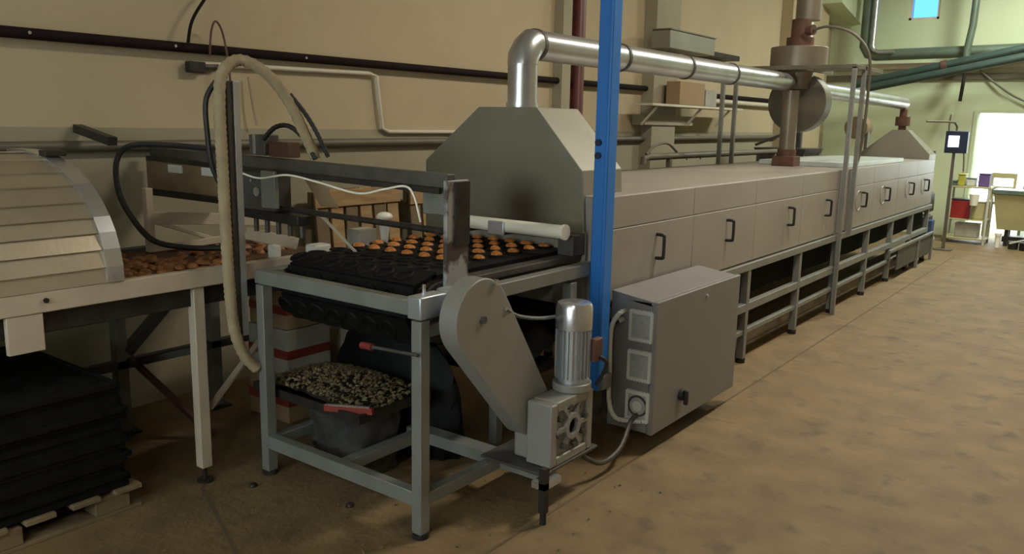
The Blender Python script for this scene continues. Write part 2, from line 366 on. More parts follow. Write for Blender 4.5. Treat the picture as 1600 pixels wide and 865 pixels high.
# trays on top, around the nose and back below
NX0, NX1 = -2.97, -2.20
def tray(parent, y, z, rot=0, name='tray'):
    mb = MB(); traybar(mb, y, z, NX0, NX1, .124, .02, rot)
    c, s_ = math.cos(rot), math.sin(rot)
    for k in range(7):
        x = -2.325-k*.108
        o = Vector((x, y, z)); n = Vector((0, -s_, c)); t = Vector((0, c, s_)); ux = Vector((1, 0, 0))
        seg = 12; vs = []; fs = []
        for ri, (rr, hh) in enumerate(((.046, .0), (.042, .006), (.034, .006), (.030, -.004))):
            for i in range(seg):
                a = 2*PI*i/seg; vs.append(o+ux*math.cos(a)*rr+t*math.sin(a)*rr+n*(hh+.001))
        for ri in range(3):
            for i in range(seg): fs.append((ri*seg+i, ri*seg+(i+1) % seg, (ri+1)*seg+(i+1) % seg, (ri+1)*seg+i))
        fs.append(tuple(range(3*seg, 4*seg))); mb.add(vs, fs)
    return mb.build(name, 'black', parent)
TZ = .99
for i in range(8): tray(cv, 2.465+i*.128, TZ)
cy, cz, R = 2.41, .845, .145
for k, a in enumerate((18, 68, 118, 165)):
    ar = math.radians(a); tray(cv, cy-math.sin(ar)*R, cz+math.cos(ar)*R, ar)
for i in range(7): tray(cv, 2.47+i*.128, .70, PI)
for x in (-2.16, -2.99):
    MB().cyl((x-.008, cy, cz-.0), (x+.008, cy, cz), .125, 28).build('sprocket', 'mid', cv)
box(-2.19, -2.12, 2.46, 3.39, .945, .975).build('chain_guide', 'mid', cv, .003)
box(-2.19, -2.10, 3.28, 3.385, .975, 1.075).build('guide_block', 'mid', cv, .004)
MB().cyl((-2.9, cy, cz), (-1.93, cy, cz), .02, 14).build('drive_shaft', 'mid', cv)
# bearing block and bracket at the near corner
box(-2.10, -2.03, 2.155, 2.30, .875, .962).build('bearing_block', 'alu', cv, .006)
box(-2.09, -1.99, 2.30, 2.38, .885, .972).build('bearing_block', 'alu', cv, .008)
MB().cyl((-2.085, 2.23, .962), (-2.085, 2.23, .995), .007, 10).build('bolt', 'chrome', cv)
box(-2.075, -2.045, 2.16, 2.50, .80, .845).build('cross_tie', 'frame', cv, .003)
g = MB().cyl((-2.33, 2.14, .735), (-2.27, 2.14, .738), .014, 10).build('end_plug', 'red', cv, label='small red plug')
MB().cyl((-2.27, 2.14, .738), (-2.03, 2.14, .75), .007, 8).build('plug_rod', 'mid', cv)
# chain guard (teardrop case)
def stadium(c1, r1, c2, r2, n=18):
    (y1, z1), (y2, z2) = c1, c2; d = math.hypot(y2-y1, z2-z1); a = math.atan2(z2-z1, y2-y1); be = math.acos((r1-r2)/d)
    pts = [(y1+r1*math.cos(a+be+(2*PI-2*be)*i/n), z1+r1*math.sin(a+be+(2*PI-2*be)*i/n)) for i in range(n+1)]
    pts += [(y2+r2*math.cos(a-be+2*be*i/n), z2+r2*math.sin(a-be+2*be*i/n)) for i in range(n+1)]
    return pts
gd = MB().prism(stadium((2.365, .865), .157, (2.71, .42), .115), 'x', -1.99, -1.905).build('chain_guard', 'grey', cv, .004, label='teardrop shaped grey chain guard')
MB().cyl((-1.905, 2.36, .865), (-1.893, 2.36, .865), .016, 6).build('guard_bolt', 'mid', gd)
MB().cyl((-1.905, 2.43, 1.0), (-1.89, 2.43, 1.0), .012, 12).build('guard_bolt', 'chrome', gd)
# white tube across the belt
MB().cyl((-2.75, 3.19, 1.102), (-2.10, 3.19, 1.102), .032, 24).build('cover_tube', 'ivory', cv, label='bright white tube lying across the belt')
MB().cyl((-2.10, 3.19, 1.102), (-2.085, 3.19, 1.102), .037, 24).build('tube_cap', 'ivory', cv)
box(-2.52, -2.42, 3.15, 3.165, 1.055, 1.125).build('tube_clip', 'alu', cv, .006)
for x in (-2.50, -2.72): box(x-.012, x+.012, 3.20, 3.39, 1.045, 1.07).build('tube_bracket', 'mid', cv)
MB().ell((-3.00, 2.92, 1.12), (.042, .042, .024), 14, 8).build('lamp_cup', 'ivory', cv, label='white cup beside the belt')
MB().cyl((-3.0, 2.92, .945), (-3.0, 2.92, 1.10), .012, 10, .03).build('cup_stem', 'plastic', cv)

# geared motor
gr = thing('geared_motor', 'silver upright electric motor on a worm gearbox beside the chain guard', 'motor', (-1.86, 2.82, .197))
gb_ = MB(); gb_.box(-1.90, -1.79, 2.66, 2.97, .225, .46); 
gbx = gb_.build('gearbox', 'grey', gr, .012)
for (y0, y1, z0, z1) in ((2.655, 2.70, .20, .47), (2.93, 2.975, .20, .47), (2.70, 2.93, .43, .475), (2.70, 2.93, .197, .235)):
    box(-1.90, -1.775, y0, y1, z0, z1).build('gearbox_rib', 'grey', gbx, .006)
for k in range(8):
    a = k*PI/4+.2; y, z = 2.815+.105*math.cos(a), .345+.09*math.sin(a)
    MB().cyl((-1.79, y, z), (-1.768, y, z), .013, 8).build('gearbox_bolt', 'mid', gbx)
for k in range(6):
    a = k*PI/3; y, z = 2.815, .345
    MB().bar((-1.782, y+.055*math.cos(a), z+.055*math.sin(a)), (-1.782, y+.12*math.cos(a), z+.10*math.sin(a)), .018, .02, (1, 0, 0)).build('gearbox_web', 'grey', gbx)
n = 20; vs = []; fs = []
for x, r in ((-1.79, .058), (-1.768, .056), (-1.768, .036), (-1.80, .034)):
    vs += [(x, 2.815+r*math.cos(2*PI*i/n), .345+r*math.sin(2*PI*i/n)) for i in range(n)]
for j in range(3): fs += [(j*n+i, j*n+(i+1) % n, (j+1)*n+(i+1) % n, (j+1)*n+i) for i in range(n)]
MB().add(vs, fs).build('output_ring', 'grey', gbx)
MB().cyl((-1.80, 2.815, .345), (-1.7875, 2.815, .345), .036, 20).build('shaft_bore', 'matblack', gbx)
box(-1.985, -1.90, 2.68, 2.80, .20, .455).build('reducer_stage', 'grey', gr, .012)
MB().cyl((-1.945, 2.74, .455), (-1.945, 2.74, .472), .04, 16).build('reducer_cap', 'grey', gr)
mc = (-1.84, 2.90)
MB().cyl((mc[0], mc[1], .475), (mc[0], mc[1], .51), .085, 24).build('motor_flange', 'grey', gr, .004)
MB().cyl((mc[0], mc[1], .51), (mc[0], mc[1], .755), .064, 24).build('motor_body', 'alu', gr)
for k in range(24):
    a = 2*PI*k/24; u = Vector((math.cos(a), math.sin(a), 0)); c0 = Vector((mc[0], mc[1], .53))
    MB().bar(c0+u*.068, c0+u*.068+Vector((0, 0, .21)), .005, .018, u).build('cooling_fin', 'alu', gr)
hn = 28; vs = []; fs = []
for z, r in ((.745, .080), (.835, .080), (.855, .072), (.862, .05), (.863, .001)):
    vs += [(mc[0]+r*math.cos(2*PI*i/hn), mc[1]+r*math.sin(2*PI*i/hn), z) for i in range(hn)]
for j in range(4): fs += [(j*hn+i, j*hn+(i+1) % hn, (j+1)*hn+(i+1) % hn, (j+1)*hn+i) for i in range(hn)]
MB().add(vs, fs).build('fan_cowl', 'chrome', gr)
box(-1.775, -1.745, 2.93, 2.99, .60, .70).build('terminal_box', 'rust', gr, .004)

# blue post
bp_ = thing('blue_post', 'tall bright blue steel post in front of the oven entry hood', 'post', (-1.975, 3.37, .285))
box(-2.035, -1.96, 3.33, 3.405, .32, CZ).build('post_body', 'blue', bp_, .008)
box(-1.978, -1.957, 3.327, 3.407, .33, CZ-.3).build('edge_rib', 'blue', bp_, .006)
for z in (1.455, 1.515): MB().cyl((-2.01, 3.318, z), (-2.01, 3.331, z), .016, 10).build('bolt', 'navy', bp_)
box(-2.06, -1.94, 3.34, 3.42, .33, .40).build('fixing_lug', 'frame', bp_, .003)
box(-2.06, -2.01, 3.42, 4.62, .345, .385).build('fixing_arm', 'frame', bp_, .003)

# ------------------------------------------------------------------ control cabinet
cc = thing('control_cabinet', 'grey electrical cabinet with three square vents and a black rotary switch', 'cabinet', (-1.88, 4.0, .1))
CX0, CX1, CY0, CY1, CZ0, CZ1 = -2.005, -1.748, 3.50, 4.50, .10, .775
box(CX0, CX1-.03, CY0, CY1-.03, CZ0, CZ1-.01).build('cabinet_body', 'panel', cc, .006)
cdoor = box(CX1-.028, CX1, CY0-.004, CY1+.02, CZ0-.003, CZ1-.008).build('cabinet_door', 'panel', cc, .005)
MB().add([(CX0, CY0, CZ1-.01), (CX1-.03, CY0, CZ1-.035), (CX1-.03, CY1, CZ1-.035), (CX0, CY1, CZ1-.01), (CX0, CY0, CZ1+.02), (CX1-.03, CY0, CZ1-.008), (CX1-.03, CY1, CZ1-.008), (CX0, CY1, CZ1+.02)],
         [(0,3,2,1),(4,5,6,7),(0,1,5,4),(1,2,6,5),(2,3,7,6),(3,0,4,7)]).build('cabinet_roof', 'panel', cc, .003)
for z in (.64, .44, .235):
    fr = MB(); x0, x1, z0, z1 = -1.895, -1.745-.02, z-.075, z+.075
    for (a, b_, c, d_) in ((x0, x1, z1-.016, z1), (x0, x1, z0, z0+.016), (x0, x0+.016, z0+.016, z1-.016), (x1-.016, x1, z0+.016, z1-.016)): fr.box(a, b_, CY0-.014, CY0, c, d_)
    # small scallops around the frame
    for k in range(8):
        t = x0+.012+k*(x1-x0-.024)/7
        fr.cyl((t, CY0-.012, z1), (t, CY0-.001, z1), .006, 8); fr.cyl((t, CY0-.012, z0), (t, CY0-.001, z0), .006, 8)
    v = fr.build('vent_frame', 'plastic', cc)
    box(x0+.016, x1-.016, CY0-.006, CY0, z0+.016, z1-.016).build('vent_mesh', 'grille', v)
    for k in range(9):
        zz = z0+.022+k*.0125
        if z > .3: box(x0+.016, x1-.016, CY0-.010, CY0-.006, zz, zz+.005).build('louvre', 'grille', v)
    if z < .3:
        xc = (x0+x1)/2
        vs = []; n = 24
        for y, r in ((CY0-.007, .055), (CY0-.013, .052), (CY0-.013, .046), (CY0-.007, .044)): vs += [(xc+r*math.cos(2*PI*i/n), y, z+r*math.sin(2*PI*i/n)) for i in range(n)]
        MB().add(vs, [(j*n+i, j*n+(i+1) % n, (j+1)*n+(i+1) % n, (j+1)*n+i) for j in range(3) for i in range(n)]).build('fan_ring', 'mid', v)
        MB().cyl((xc, CY0-.012, z), (xc, CY0-.004, z), .026, 20).build('fan_hub', 'plastic', v)
kn = MB().cyl((CX1, 3.80, .235), (CX1+.022, 3.80, .235), .030, 20).build('rotary_switch', 'rubber', cdoor, .003)
box(CX1+.022, CX1+.044, 3.792, 3.812, .185, .262).build('switch_grip', 'rubber', cdoor, .004)
MB().cyl((CX1, 4.06, .715), (CX1+.008, 4.06, .715), .009, 12).build('door_lock', 'chrome', cdoor)
for x, z in ((-1.93, .70), (-1.94, .655)): MB().cyl((x, CY0-.03, z), (x, CY0, z), .012, 10).build('cable_gland', 'plastic', cc)

def cable(name, pts, r, m, label, ribs=0, cat='cable'):
    return tag(MB().tube(pts, r, 8 if not ribs else 10, ribs).build(name, m, origin=pts[0]), label, cat)
cable('cable', [(-1.83, 3.49, .19), (-1.83, 3.43, .17), (-1.80, 3.28, .09), (-1.80, 3.12, .07), (-1.82, 3.0, .13), (-1.83, 2.98, .17)], .012, 'mid', 'thick grey cable looping low from the vented cabinet to the gearbox')
cable('hose', [(-1.93, 3.46, .70), (-1.965, 3.44, .62), (-1.965, 3.44, .40), (-1.955, 3.43, .25), (-1.92, 3.44, .17), (-1.85, 3.47, .16), (-1.80, 3.485, .165)], .012, 'plastic', 'pale grey conduit running down the camera side of the cabinet', .008, 'hose')
cable('cable', [(-1.94, 3.46, .655), (-1.99, 3.45, .60), (-2.00, 3.45, .42), (-1.99, 3.44, .25), (-1.985, 3.40, .20)], .010, 'rubber', 'black cable hanging between the blue post and the cabinet')
cable('cable', [(-1.90, 2.50, .885), (-1.93, 2.62, .83), (-1.94, 2.78, .79), (-1.93, 2.93, .775)], .008, 'frame', 'thin grey cable from the chain guard to the motor')
cable('cable', [(-1.745, 2.96, .62), (-1.73, 3.0, .59), (-1.76, 3.03, .53), (-1.79, 3.02, .47)], .009, 'rubber', 'short black lead below the motor terminal box')

# ------------------------------------------------------------------ exhaust duct, fan, gantry
ed = thing('exhaust_duct', 'shiny round exhaust duct rising from the hood and running above the oven', 'duct', (-2.62, 3.55, 1.675))
DXc, DZc, DR = -2.62, 2.0, .078
MB().cyl((DXc, 3.55, 1.676), (DXc, 3.55, 1.90), DR, 28).build('riser', 'steel', ed)
MB().cyl((DXc, 3.55, 1.676), (DXc, 3.55, 1.70), DR+.006, 28).build('riser_collar', 'steel', ed)
MB().tube([(DXc, 3.55, 1.895), (DXc, 3.55, 1.93), (DXc, 3.585, 1.975), (DXc, 3.62, 2.0), (DXc, 3.66, 2.0)], DR+.003, 28, smooth=False).build('elbow', 'steel', ed)
secs = [3.65, 4.55, 5.45, 6.25, 7.45]
for i in range(4):
    MB().cyl((DXc, secs[i], DZc), (DXc, secs[i+1], DZc), DR, 28).build('duct_section', 'steel', ed)
    MB().cyl((DXc, secs[i]-.012, DZc), (DXc, secs[i]+.012, DZc), DR+.006, 28).build('joint_ring', 'mid', ed)
MB().cyl((DXc, 7.45, DZc), (DXc, 7.62, DZc), DR, 28, .05).build('duct_taper', 'steel', ed)
MB().cyl((-2.6, 7.95, 1.97), (-2.42, 11.2, 1.92), .072, 24).build('duct_section', 'steel', ed)
MB().cyl((-2.41, 11.2, 1.60), (-2.41, 11.2, 1.85), .045, 16).build('drop_pipe', 'rust', ed)
MB().cyl((-2.41, 11.2, 1.65), (-2.41, 11.2, 1.76), .085, 18).build('damper_ring', 'rust', ed)
dp_ = thing('flue_pipe', 'bare brown metal flue standing on the oven roof under the fan', 'pipe', (-2.60, 7.62, OZ1))
MB().cyl((-2.60, 7.62, OZ1+.01), (-2.60, 7.62, 1.93), .072, 24).build('pipe_body', 'copper', dp_)
MB().cyl((-2.60, 7.62, OZ1+.09), (-2.60, 7.62, OZ1+.15), .082, 24).build('flange', 'rust', dp_)
box(-2.70, -2.50, 7.53, 7.71, OZ1, OZ1+.09).build('pipe_base', 'rust', dp_, .004)

fn = thing('extraction_fan', 'brown round extraction fan on a steel gantry above the oven', 'fan', (-2.6, 7.9, 2.11))
MB().cyl((-2.6, 7.75, 2.135), (-2.6, 7.75, 2.315), .25, 36).build('fan_drum', 'copper', fn, .004)
MB().cyl((-2.6, 7.75, 2.315), (-2.6, 7.75, 2.40), .12, 24).build('collar', 'rust', fn)
MB().cyl((-2.6, 7.75, 2.40), (-2.6, 7.75, 2.56), .085, 24).build('motor_can', 'rust', fn)
MB().cyl((-2.5, 7.62, 2.45), (-2.44, 7.60, 2.45), .045, 16).build('terminal_box', 'rust', fn)
MB().cyl((-2.58, 7.85, 2.56), (-2.58, 7.85, CZ), .11, 24).build('stack_pipe', 'copper', fn)
MB().cyl((-2.62, 7.84, 1.83), (-2.62, 8.02, 1.83), .27, 40).build('scroll_case', 'greypipe', fn, .006)
MB().cyl((-2.6, 7.8, 1.95), (-2.6, 7.8, 2.14), .085, 24, .14).build('intake_cone', 'copper', fn)

gt = thing('fan_gantry', 'thin square tube gantry straddling the oven and carrying the fan', 'frame', (-2.6, 7.5, 0))
box(-2.008, -1.973, 7.32, 7.355, 0, 2.11).build('post', 'frame', gt, .002)
box(-2.008, -1.973, 7.62, 7.655, .68, 2.11).build('post', 'frame', gt, .002)
box(-3.15, -3.115, 7.32, 7.355, OZ1, 2.11).build('post', 'frame', gt, .002)
box(-3.15, -3.115, 7.62, 7.655, OZ1, 2.11).build('post', 'frame', gt, .002)
for y in (7.32, 7.62): box(-3.15, -1.973, y, y+.035, 2.095, 2.13).build('cross_beam', 'greypipe', gt, .002)
for x in (-3.15, -2.008, -2.75, -2.45): box(x, x+.035, 7.355, 8.2, 2.096, 2.129).build('side_beam', 'greypipe', gt, .002)
cable('cable', [(-2.44, 7.6, 2.45), (-2.30, 7.6, 2.47), (-2.10, 7.62, 2.40), (-1.97, 7.66, 2.22), (-1.955, 7.68, 1.9), (-1.965, 7.68, 1.5), (-1.99, 7.66, 1.27)], .012, 'greypipe', 'grey cable arching from the fan motor down the gantry post')

# ------------------------------------------------------------------ cookies
def cookie_mesh(name, m, rx=.021, ry=.030, rz=.019):
    seg, rings = 14, 6; vs = []; fs = []
    for j in range(rings+1):
        ph = PI/2*j/rings
        for i in range(seg):
            th = 2*PI*i/seg
            k = 1+.07*math.sin(7*th+3*ph)*math.cos(ph)
            if abs(math.cos(th)) < .2: k *= 1.05
            vs.append((rx*math.cos(ph)*math.cos(th)*k, ry*math.cos(ph)*math.sin(th)*k, rz*math.sin(ph)*k))
    for j in range(rings):
        for i in range(seg): fs.append((j*seg+i, j*seg+(i+1) % seg, (j+1)*seg+(i+1) % seg, (j+1)*seg+i))
    fs.append(tuple(range(seg))[::-1])
    me = bpy.data.meshes.new(name); me.from_pydata(vs, [], fs); me.materials.append(M[m])
    me.polygons.foreach_set('use_smooth', [True]*len(me.polygons)); return me
ck = cookie_mesh('cookie', 'cookie', .024, .033, .020)
for r_ in range(6):
    for k in range(7):
        o = bpy.data.objects.new('cookie', ck); COL.objects.link(o)
        o.location = (-2.325-k*.108, 2.465+(r_+2)*.128, TZ+.003); o.rotation_euler = (0, 0, PI/2+random.uniform(-.25, .25))
        s_ = random.uniform(.93, 1.07); o.scale = (s_, s_, random.uniform(.9, 1.1))
        tag(o, 'golden cookie on the black oven trays, %s row from the front, %s from the right' % (ORD[r_], ORD[k]), 'cookie', 'golden cookies on the oven trays')

# ------------------------------------------------------------------ return line at the left
TX0, TX1 = -3.92, -3.12
lt = thing('return_table', 'cream railed return conveyor table along the left side', 'conveyor', (-3.5, 1.6, 0))
box(TX1-.03, TX1+.01, -.4, 2.56, .885, .962).build('front_rail', 'white', lt, .004)
box(TX0-.02, TX0+.02, -.4, 2.78, .885, .955).build('back_rail', 'mid', lt, .004)
box(TX0+.02, TX1-.03, -.4, 2.78, .915, .935).build('table_bed', 'rust', lt)
box(TX1-.06, TX1+.02, 2.56, 2.66, .90, 1.0).build('end_block', 'plastic', lt, .01)
box(TX0+.02, TX1-.03, -.35, 2.5, .80, .90).build('under_pan', 'dark', lt, .004)
box(TX1-.02, TX1+.005, 1.19, 1.315, .745, .885).build('hanging_plate', 'white', lt, .003)
g = box(-3.175, -3.125, 1.925, 1.975, .07, .885).build('leg', 'white', lt, .003)
MB().cyl((-3.15, 1.95, .01), (-3.15, 1.95, .07), .009, 10).build('foot_screw', 'dark', g)
MB().cyl((-3.15, 1.95, 0), (-3.15, 1.95, .012), .035, 14).build('foot', 'dark', g)
for (x, y) in ((-3.97, 2.02), (-3.97, 2.55), (-3.97, .2)):
    g = box(x-.03, x+.03, y-.03, y+.03, .01, .885).build('leg', 'frame' , lt, .003)
    box(x-.06, x+.06, y-.06, y+.06, 0, .012).build('foot_plate', 'dark', g)
g = box(-3.175, -3.125, -.1, -.05, 0, .885).build('leg', 'white', lt, .003)
box(-3.99, -3.94, 1.72, 3.0, .34, .385).build('lower_rail', 'mid', lt, .003)
MB().bar((-3.95, 2.10, .36), (-3.17, 1.97, .60), .03, .03).build('brace', 'mid', lt)
MB().bar((-3.96, 2.05, .42), (-3.96, 2.5, .83), .05, .05).build('brace', 'mid', lt)
MB().bar((-3.93, 2.05, .40), (-3.55, 2.25, .02), .035, .02).build('brace', 'rust', lt)
MB().bar((-3.17, 2.0, .32), (-3.3, 2.42, .58), .03, .012).build('brace', 'white', lt)
# guard frame with white bars on the far side of the table
gf = [((-3.72, 2.08, .955), (-3.72, 2.08, 1.26), .035, .035), ((-3.72, 2.08, 1.12), (-3.72, 2.80, 1.05), .02, .06), ((-3.72, 2.08, .97), (-3.72, 2.75, .985), .02, .035), ((-3.72, 2.1, 1.10), (-3.72, 2.42, .985), .015, .02)]
for a, b_, w_, h_ in gf: MB().bar(a, b_, w_, h_).build('guard_bar', 'white', lt, .003)
MB().bar((-3.42, 2.40, 1.045), (-3.28, 2.60, .985), .012, .06).build('side_plate', 'white', lt, .003)
box(-3.28, -3.23, 2.42, 2.46, .935, 1.0).build('stop_block', 'plastic', lt, .003)
# curved slatted lid
ld_ = thing('curved_lid', 'curved lid of overlapping cream metal slats with a polished end rim', 'lid', (-3.5, 1.0, .96))
prof = [(-3.118, .963), (-3.120, 1.02), (-3.135, 1.085), (-3.160, 1.145), (-3.195, 1.20), (-3.245, 1.255), (-3.32, 1.315), (-3.42, 1.365), (-3.55, 1.405), (-3.72, 1.43), (-3.90, 1.43)]
for i in range(len(prof)-1):
    (xa, za), (xb, zb) = prof[i], prof[i+1]
    nx, nz = (zb-za), -(xb-xa); l = math.hypot(nx, nz); nx /= l; nz /= l
    o1, o2, th = .010, .0, .006
    MB().prism([(xa+nx*o1, za+nz*o1), (xa+nx*(o1-th), za+nz*(o1-th)), (xb+nx*(o2-th), zb+nz*(o2-th)), (xb+nx*o2, zb+nz*o2)], 'y', -.4, 1.555).build('lid_slat', 'lidmetal', ld_)
rp = MB()
n = len(prof)
for k in range(n-1):
    (xa, za), (xb, zb) = prof[k], prof[k+1]
    q = []
    for (x, z) in (prof[k], prof[k+1]):
        kk = k if (x, z) == prof[k] else k+1
        a_ = prof[max(kk-1, 0)]; b_ = prof[min(kk+1, n-1)]; nx, nz = b_[1]-a_[1], -(b_[0]-a_[0]); l = math.hypot(nx, nz)
        q.append(((x+nx/l*.016, z+nz/l*.016), (x-nx/l*.006, z-nz/l*.006)))
    rp.prism([q[0][0], q[0][1], q[1][1], q[1][0]], 'y', 1.555, 1.62)
rp.build('end_rim', 'chrome', ld_, label='polished curved end rim')
MB().cyl((-3.119, 1.585, .985), (-3.10, 1.585, .985), .012, 12).build('rim_bolt', 'chrome', ld_)
box(-3.60, -3.54, 1.555, 1.64, 1.425, 1.45).build('rim_latch', 'dark', ld_, .004)
MB().cyl((-3.106, 1.325, .93), (-3.100, 1.325, .93), .010, 10).build('rail_bolt', 'dark', lt)
# heap of brown cookies on the table
cb = cookie_mesh('heap_cookie', 'cookied', .023, .030, .020)
n = 0
for i in range(11):
    for j in range(18):
        x = -3.20-i*.062+random.uniform(-.014, .014); y = 1.66+j*.059+random.uniform(-.014, .014)
        if random.random() < .10: continue
        if 1.98 < y < 2.2 and x < -3.42 and random.random() < .5: continue
        if y > 2.36 and x > -3.44: continue
        if abs(x+3.72) < .05: continue
        o = bpy.data.objects.new('cookie', cb); COL.objects.link(o)
        o.location = (x, y, .936+random.choice((0, 0, .008))); o.rotation_euler = (random.uniform(-.3, .3), random.uniform(-.3, .3), random.uniform(0, 6.28))
        s_ = random.uniform(.95, 1.2); o.scale = (s_,)*3
        tag(o, 'dark brown walnut shaped cookie in the heap on the return table', 'cookie', 'brown cookies heaped on the return table'); n += 1

# post with the tan hose
hp_ = thing('profile_post', 'upright aluminium profile post clamped to the return table rail', 'post', (-3.05, 2.09, .66))
pr = MB(); 
pr.box(-3.09, -3.05, 2.075, 2.128, .655, 1.745)
pr.build('post_body', 'mid', hp_, .003)
box(-3.050, -3.042, 2.102, 2.132, .655, 1.745).build('post_edge', 'alu', hp_, .002)
box(-3.085, -3.055, 2.043, 2.055, 1.55, 1.745).build('post_cap', 'chrome', hp_, .002)
box(-3.11, -3.09, 2.06, 2.10, .90, .955).build('clamp', 'alu', hp_, .002)
tag(MB().tube([(-3.02, 2.15, .50), (-3.03, 2.09, .58), (-3.035, 2.05, .72), (-3.035, 2.035, 1.0), (-3.035, 2.03, 1.4), (-3.035, 2.03, 1.68), (-3.04, 2.06, 1.785), (-3.04, 2.14, 1.83), (-3.01, 2.24, 1.785), (-2.99, 2.34, 1.67), (-2.965, 2.41, 1.52), (-2.95, 2.45, 1.42)], .024, 14, .012).build('hose', 'hose', origin=(-3.02, 2.15, .5)),
    'fat tan flexible hose arching over the profile post', 'hose')
cable('cable', [(-3.07, 2.04, 1.74), (-3.085, 2.0, 1.66), (-3.085, 2.0, 1.52), (-3.08, 2.01, 1.40), (-3.075, 2.05, 1.30)], .011, 'rubber', 'black cable bowed beside the top of the profile post')
cable('cable', [(-3.20, 2.36, 1.50), (-3.14, 2.38, 1.555), (-3.06, 2.40, 1.56), (-2.98, 2.42, 1.50), (-2.93, 2.43, 1.42)], .011, 'rubber', 'short black corrugated cable arched above the picker beam', .008)
cable('cable', [(-2.985, 2.345, 1.70), (-2.955, 2.40, 1.62), (-2.93, 2.44, 1.54), (-2.90, 2.48, 1.43)], .010, 'rubber', 'black cable strapped along the falling end of the tan hose', .008)

# picker beam across the line
pb = thing('picker_beam', 'dark pneumatic transfer beam spanning from the wall side to the belt', 'machine', (-3.1, 2.40, 1.2))
MB().bar((-4.20, 2.40, 1.405), (-2.10, 2.40, 1.372), .05, .055).build('beam_rail', 'mid', pb, .004)
MB().bar((-4.20, 2.36, 1.375), (-2.12, 2.36, 1.335), .02, .022).build('beam_channel', 'dark', pb, .002)
MB().cyl((-3.35, 2.40, 1.19), (-2.11, 2.40, 1.175), .013, 14).build('guide_rod', 'dark', pb)
box(-4.22, -3.42, 2.36, 2.44, 1.21, 1.365).build('actuator_case', 'woodd', pb, .006)
for x in (-4.0, -3.7): box(x, x+.13, 2.355, 2.361, 1.31, 1.35).build('name_plate', 'plastic', pb)
box(-4.22, -3.40, 2.35, 2.45, 1.18, 1.21).build('case_base', 'dark', pb, .003)
box(-3.40, -3.14, 2.36, 2.46, 1.17, 1.37).build('carriage', 'mid', pb, .006)
box(-3.20, -3.10, 2.335, 2.36, 1.19, 1.36).build('carriage_plate', 'frame', pb, .004)
MB().cyl((-3.25, 2.345, 1.26), (-3.25, 2.36, 1.26), .022, 16).build('gauge', 'chrome', pb)
MB().cyl((-3.29, 2.345, 1.31), (-3.29, 2.36, 1.31), .008, 10).build('bolt', 'chrome', pb)
box(-3.34, -3.22, 2.38, 2.46, 1.425, 1.52).build('valve_block', 'mid', pb, .004)
box(-3.30, -3.28, 2.372, 2.38, 1.43, 1.52).build('valve_tube', 'chrome', pb)
box(-3.22, -3.08, 2.40, 2.47, 1.42, 1.49).build('valve_cover', 'rust', pb, .004)
MB().bar((-3.40, 2.42, 1.15), (-3.0, 2.42, 1.14), .08, .045).build('gripper_bar', 'dark', pb, .004)
for k in range(5): MB().cyl((-3.36+k*.085, 2.42, 1.06), (-3.36+k*.085, 2.42, 1.12), .012, 10).build('suction_cup', 'mid', pb)
MB().bar((-2.97, 2.46, 1.19), (-2.86, 2.60, .99), .03, .012).build('chute_wall', 'white', pb)
MB().add([(-3.16, 2.52, 1.36), (-3.04, 2.52, 1.36), (-2.93, 2.56, 1.20), (-3.06, 2.56, 1.20), (-3.16, 2.525, 1.352), (-3.04, 2.525, 1.352), (-2.93, 2.565, 1.192), (-3.06, 2.565, 1.192)],
         [(0,1,2,3),(7,6,5,4),(0,4,5,1),(1,5,6,2),(2,6,7,3),(3,7,4,0)]).build('slanted_sheet', 'card', pb)
box(-2.115, -2.095, 2.37, 2.50, .945, 1.375).build('end_plate', 'scuffed', pb, .003)
box(-2.094, -2.088, 2.41, 2.50, 1.12, 1.37).build('dark_cover', 'dark', pb, .002)
box(-2.28, -2.13, 2.43, 2.46, 1.23, 1.375).build('end_bracket', 'frame', pb, .006)
cable('cable', [(-3.38, 2.345, 1.345), (-3.2, 2.33, 1.325), (-3.0, 2.33, 1.35), (-2.8, 2.335, 1.33), (-2.55, 2.33, 1.30), (-2.4, 2.33, 1.325), (-2.28, 2.33, 1.345), (-2.23, 2.33, 1.31), (-2.21, 2.345, 1.21)], .0045, 'ivory', 'thin white cable sagging along the front of the picker beam')
# dark bar and loop from the wall
tag(MB().bar((-4.29, 2.05, 1.525), (-3.95, 2.05, 1.47), .045, .04).build('wall_bracket', 'dark', origin=(-4.29, 2.05, 1.52)), 'dark steel bracket arm jutting from the wall above the curved lid', 'bracket')
cable('hose', [(-3.5, 2.33, 1.44), (-3.75, 2.25, 1.455), (-3.93, 2.13, 1.45), (-3.98, 2.08, 1.38), (-3.95, 2.06, 1.24), (-3.85, 2.06, 1.12), (-3.66, 2.06, 1.02), (-3.52, 2.15, .99), (-3.40, 2.25, .99)], .014, 'rubber', 'black rubber hose hanging in a loop left of the profile post', 0, 'hose')

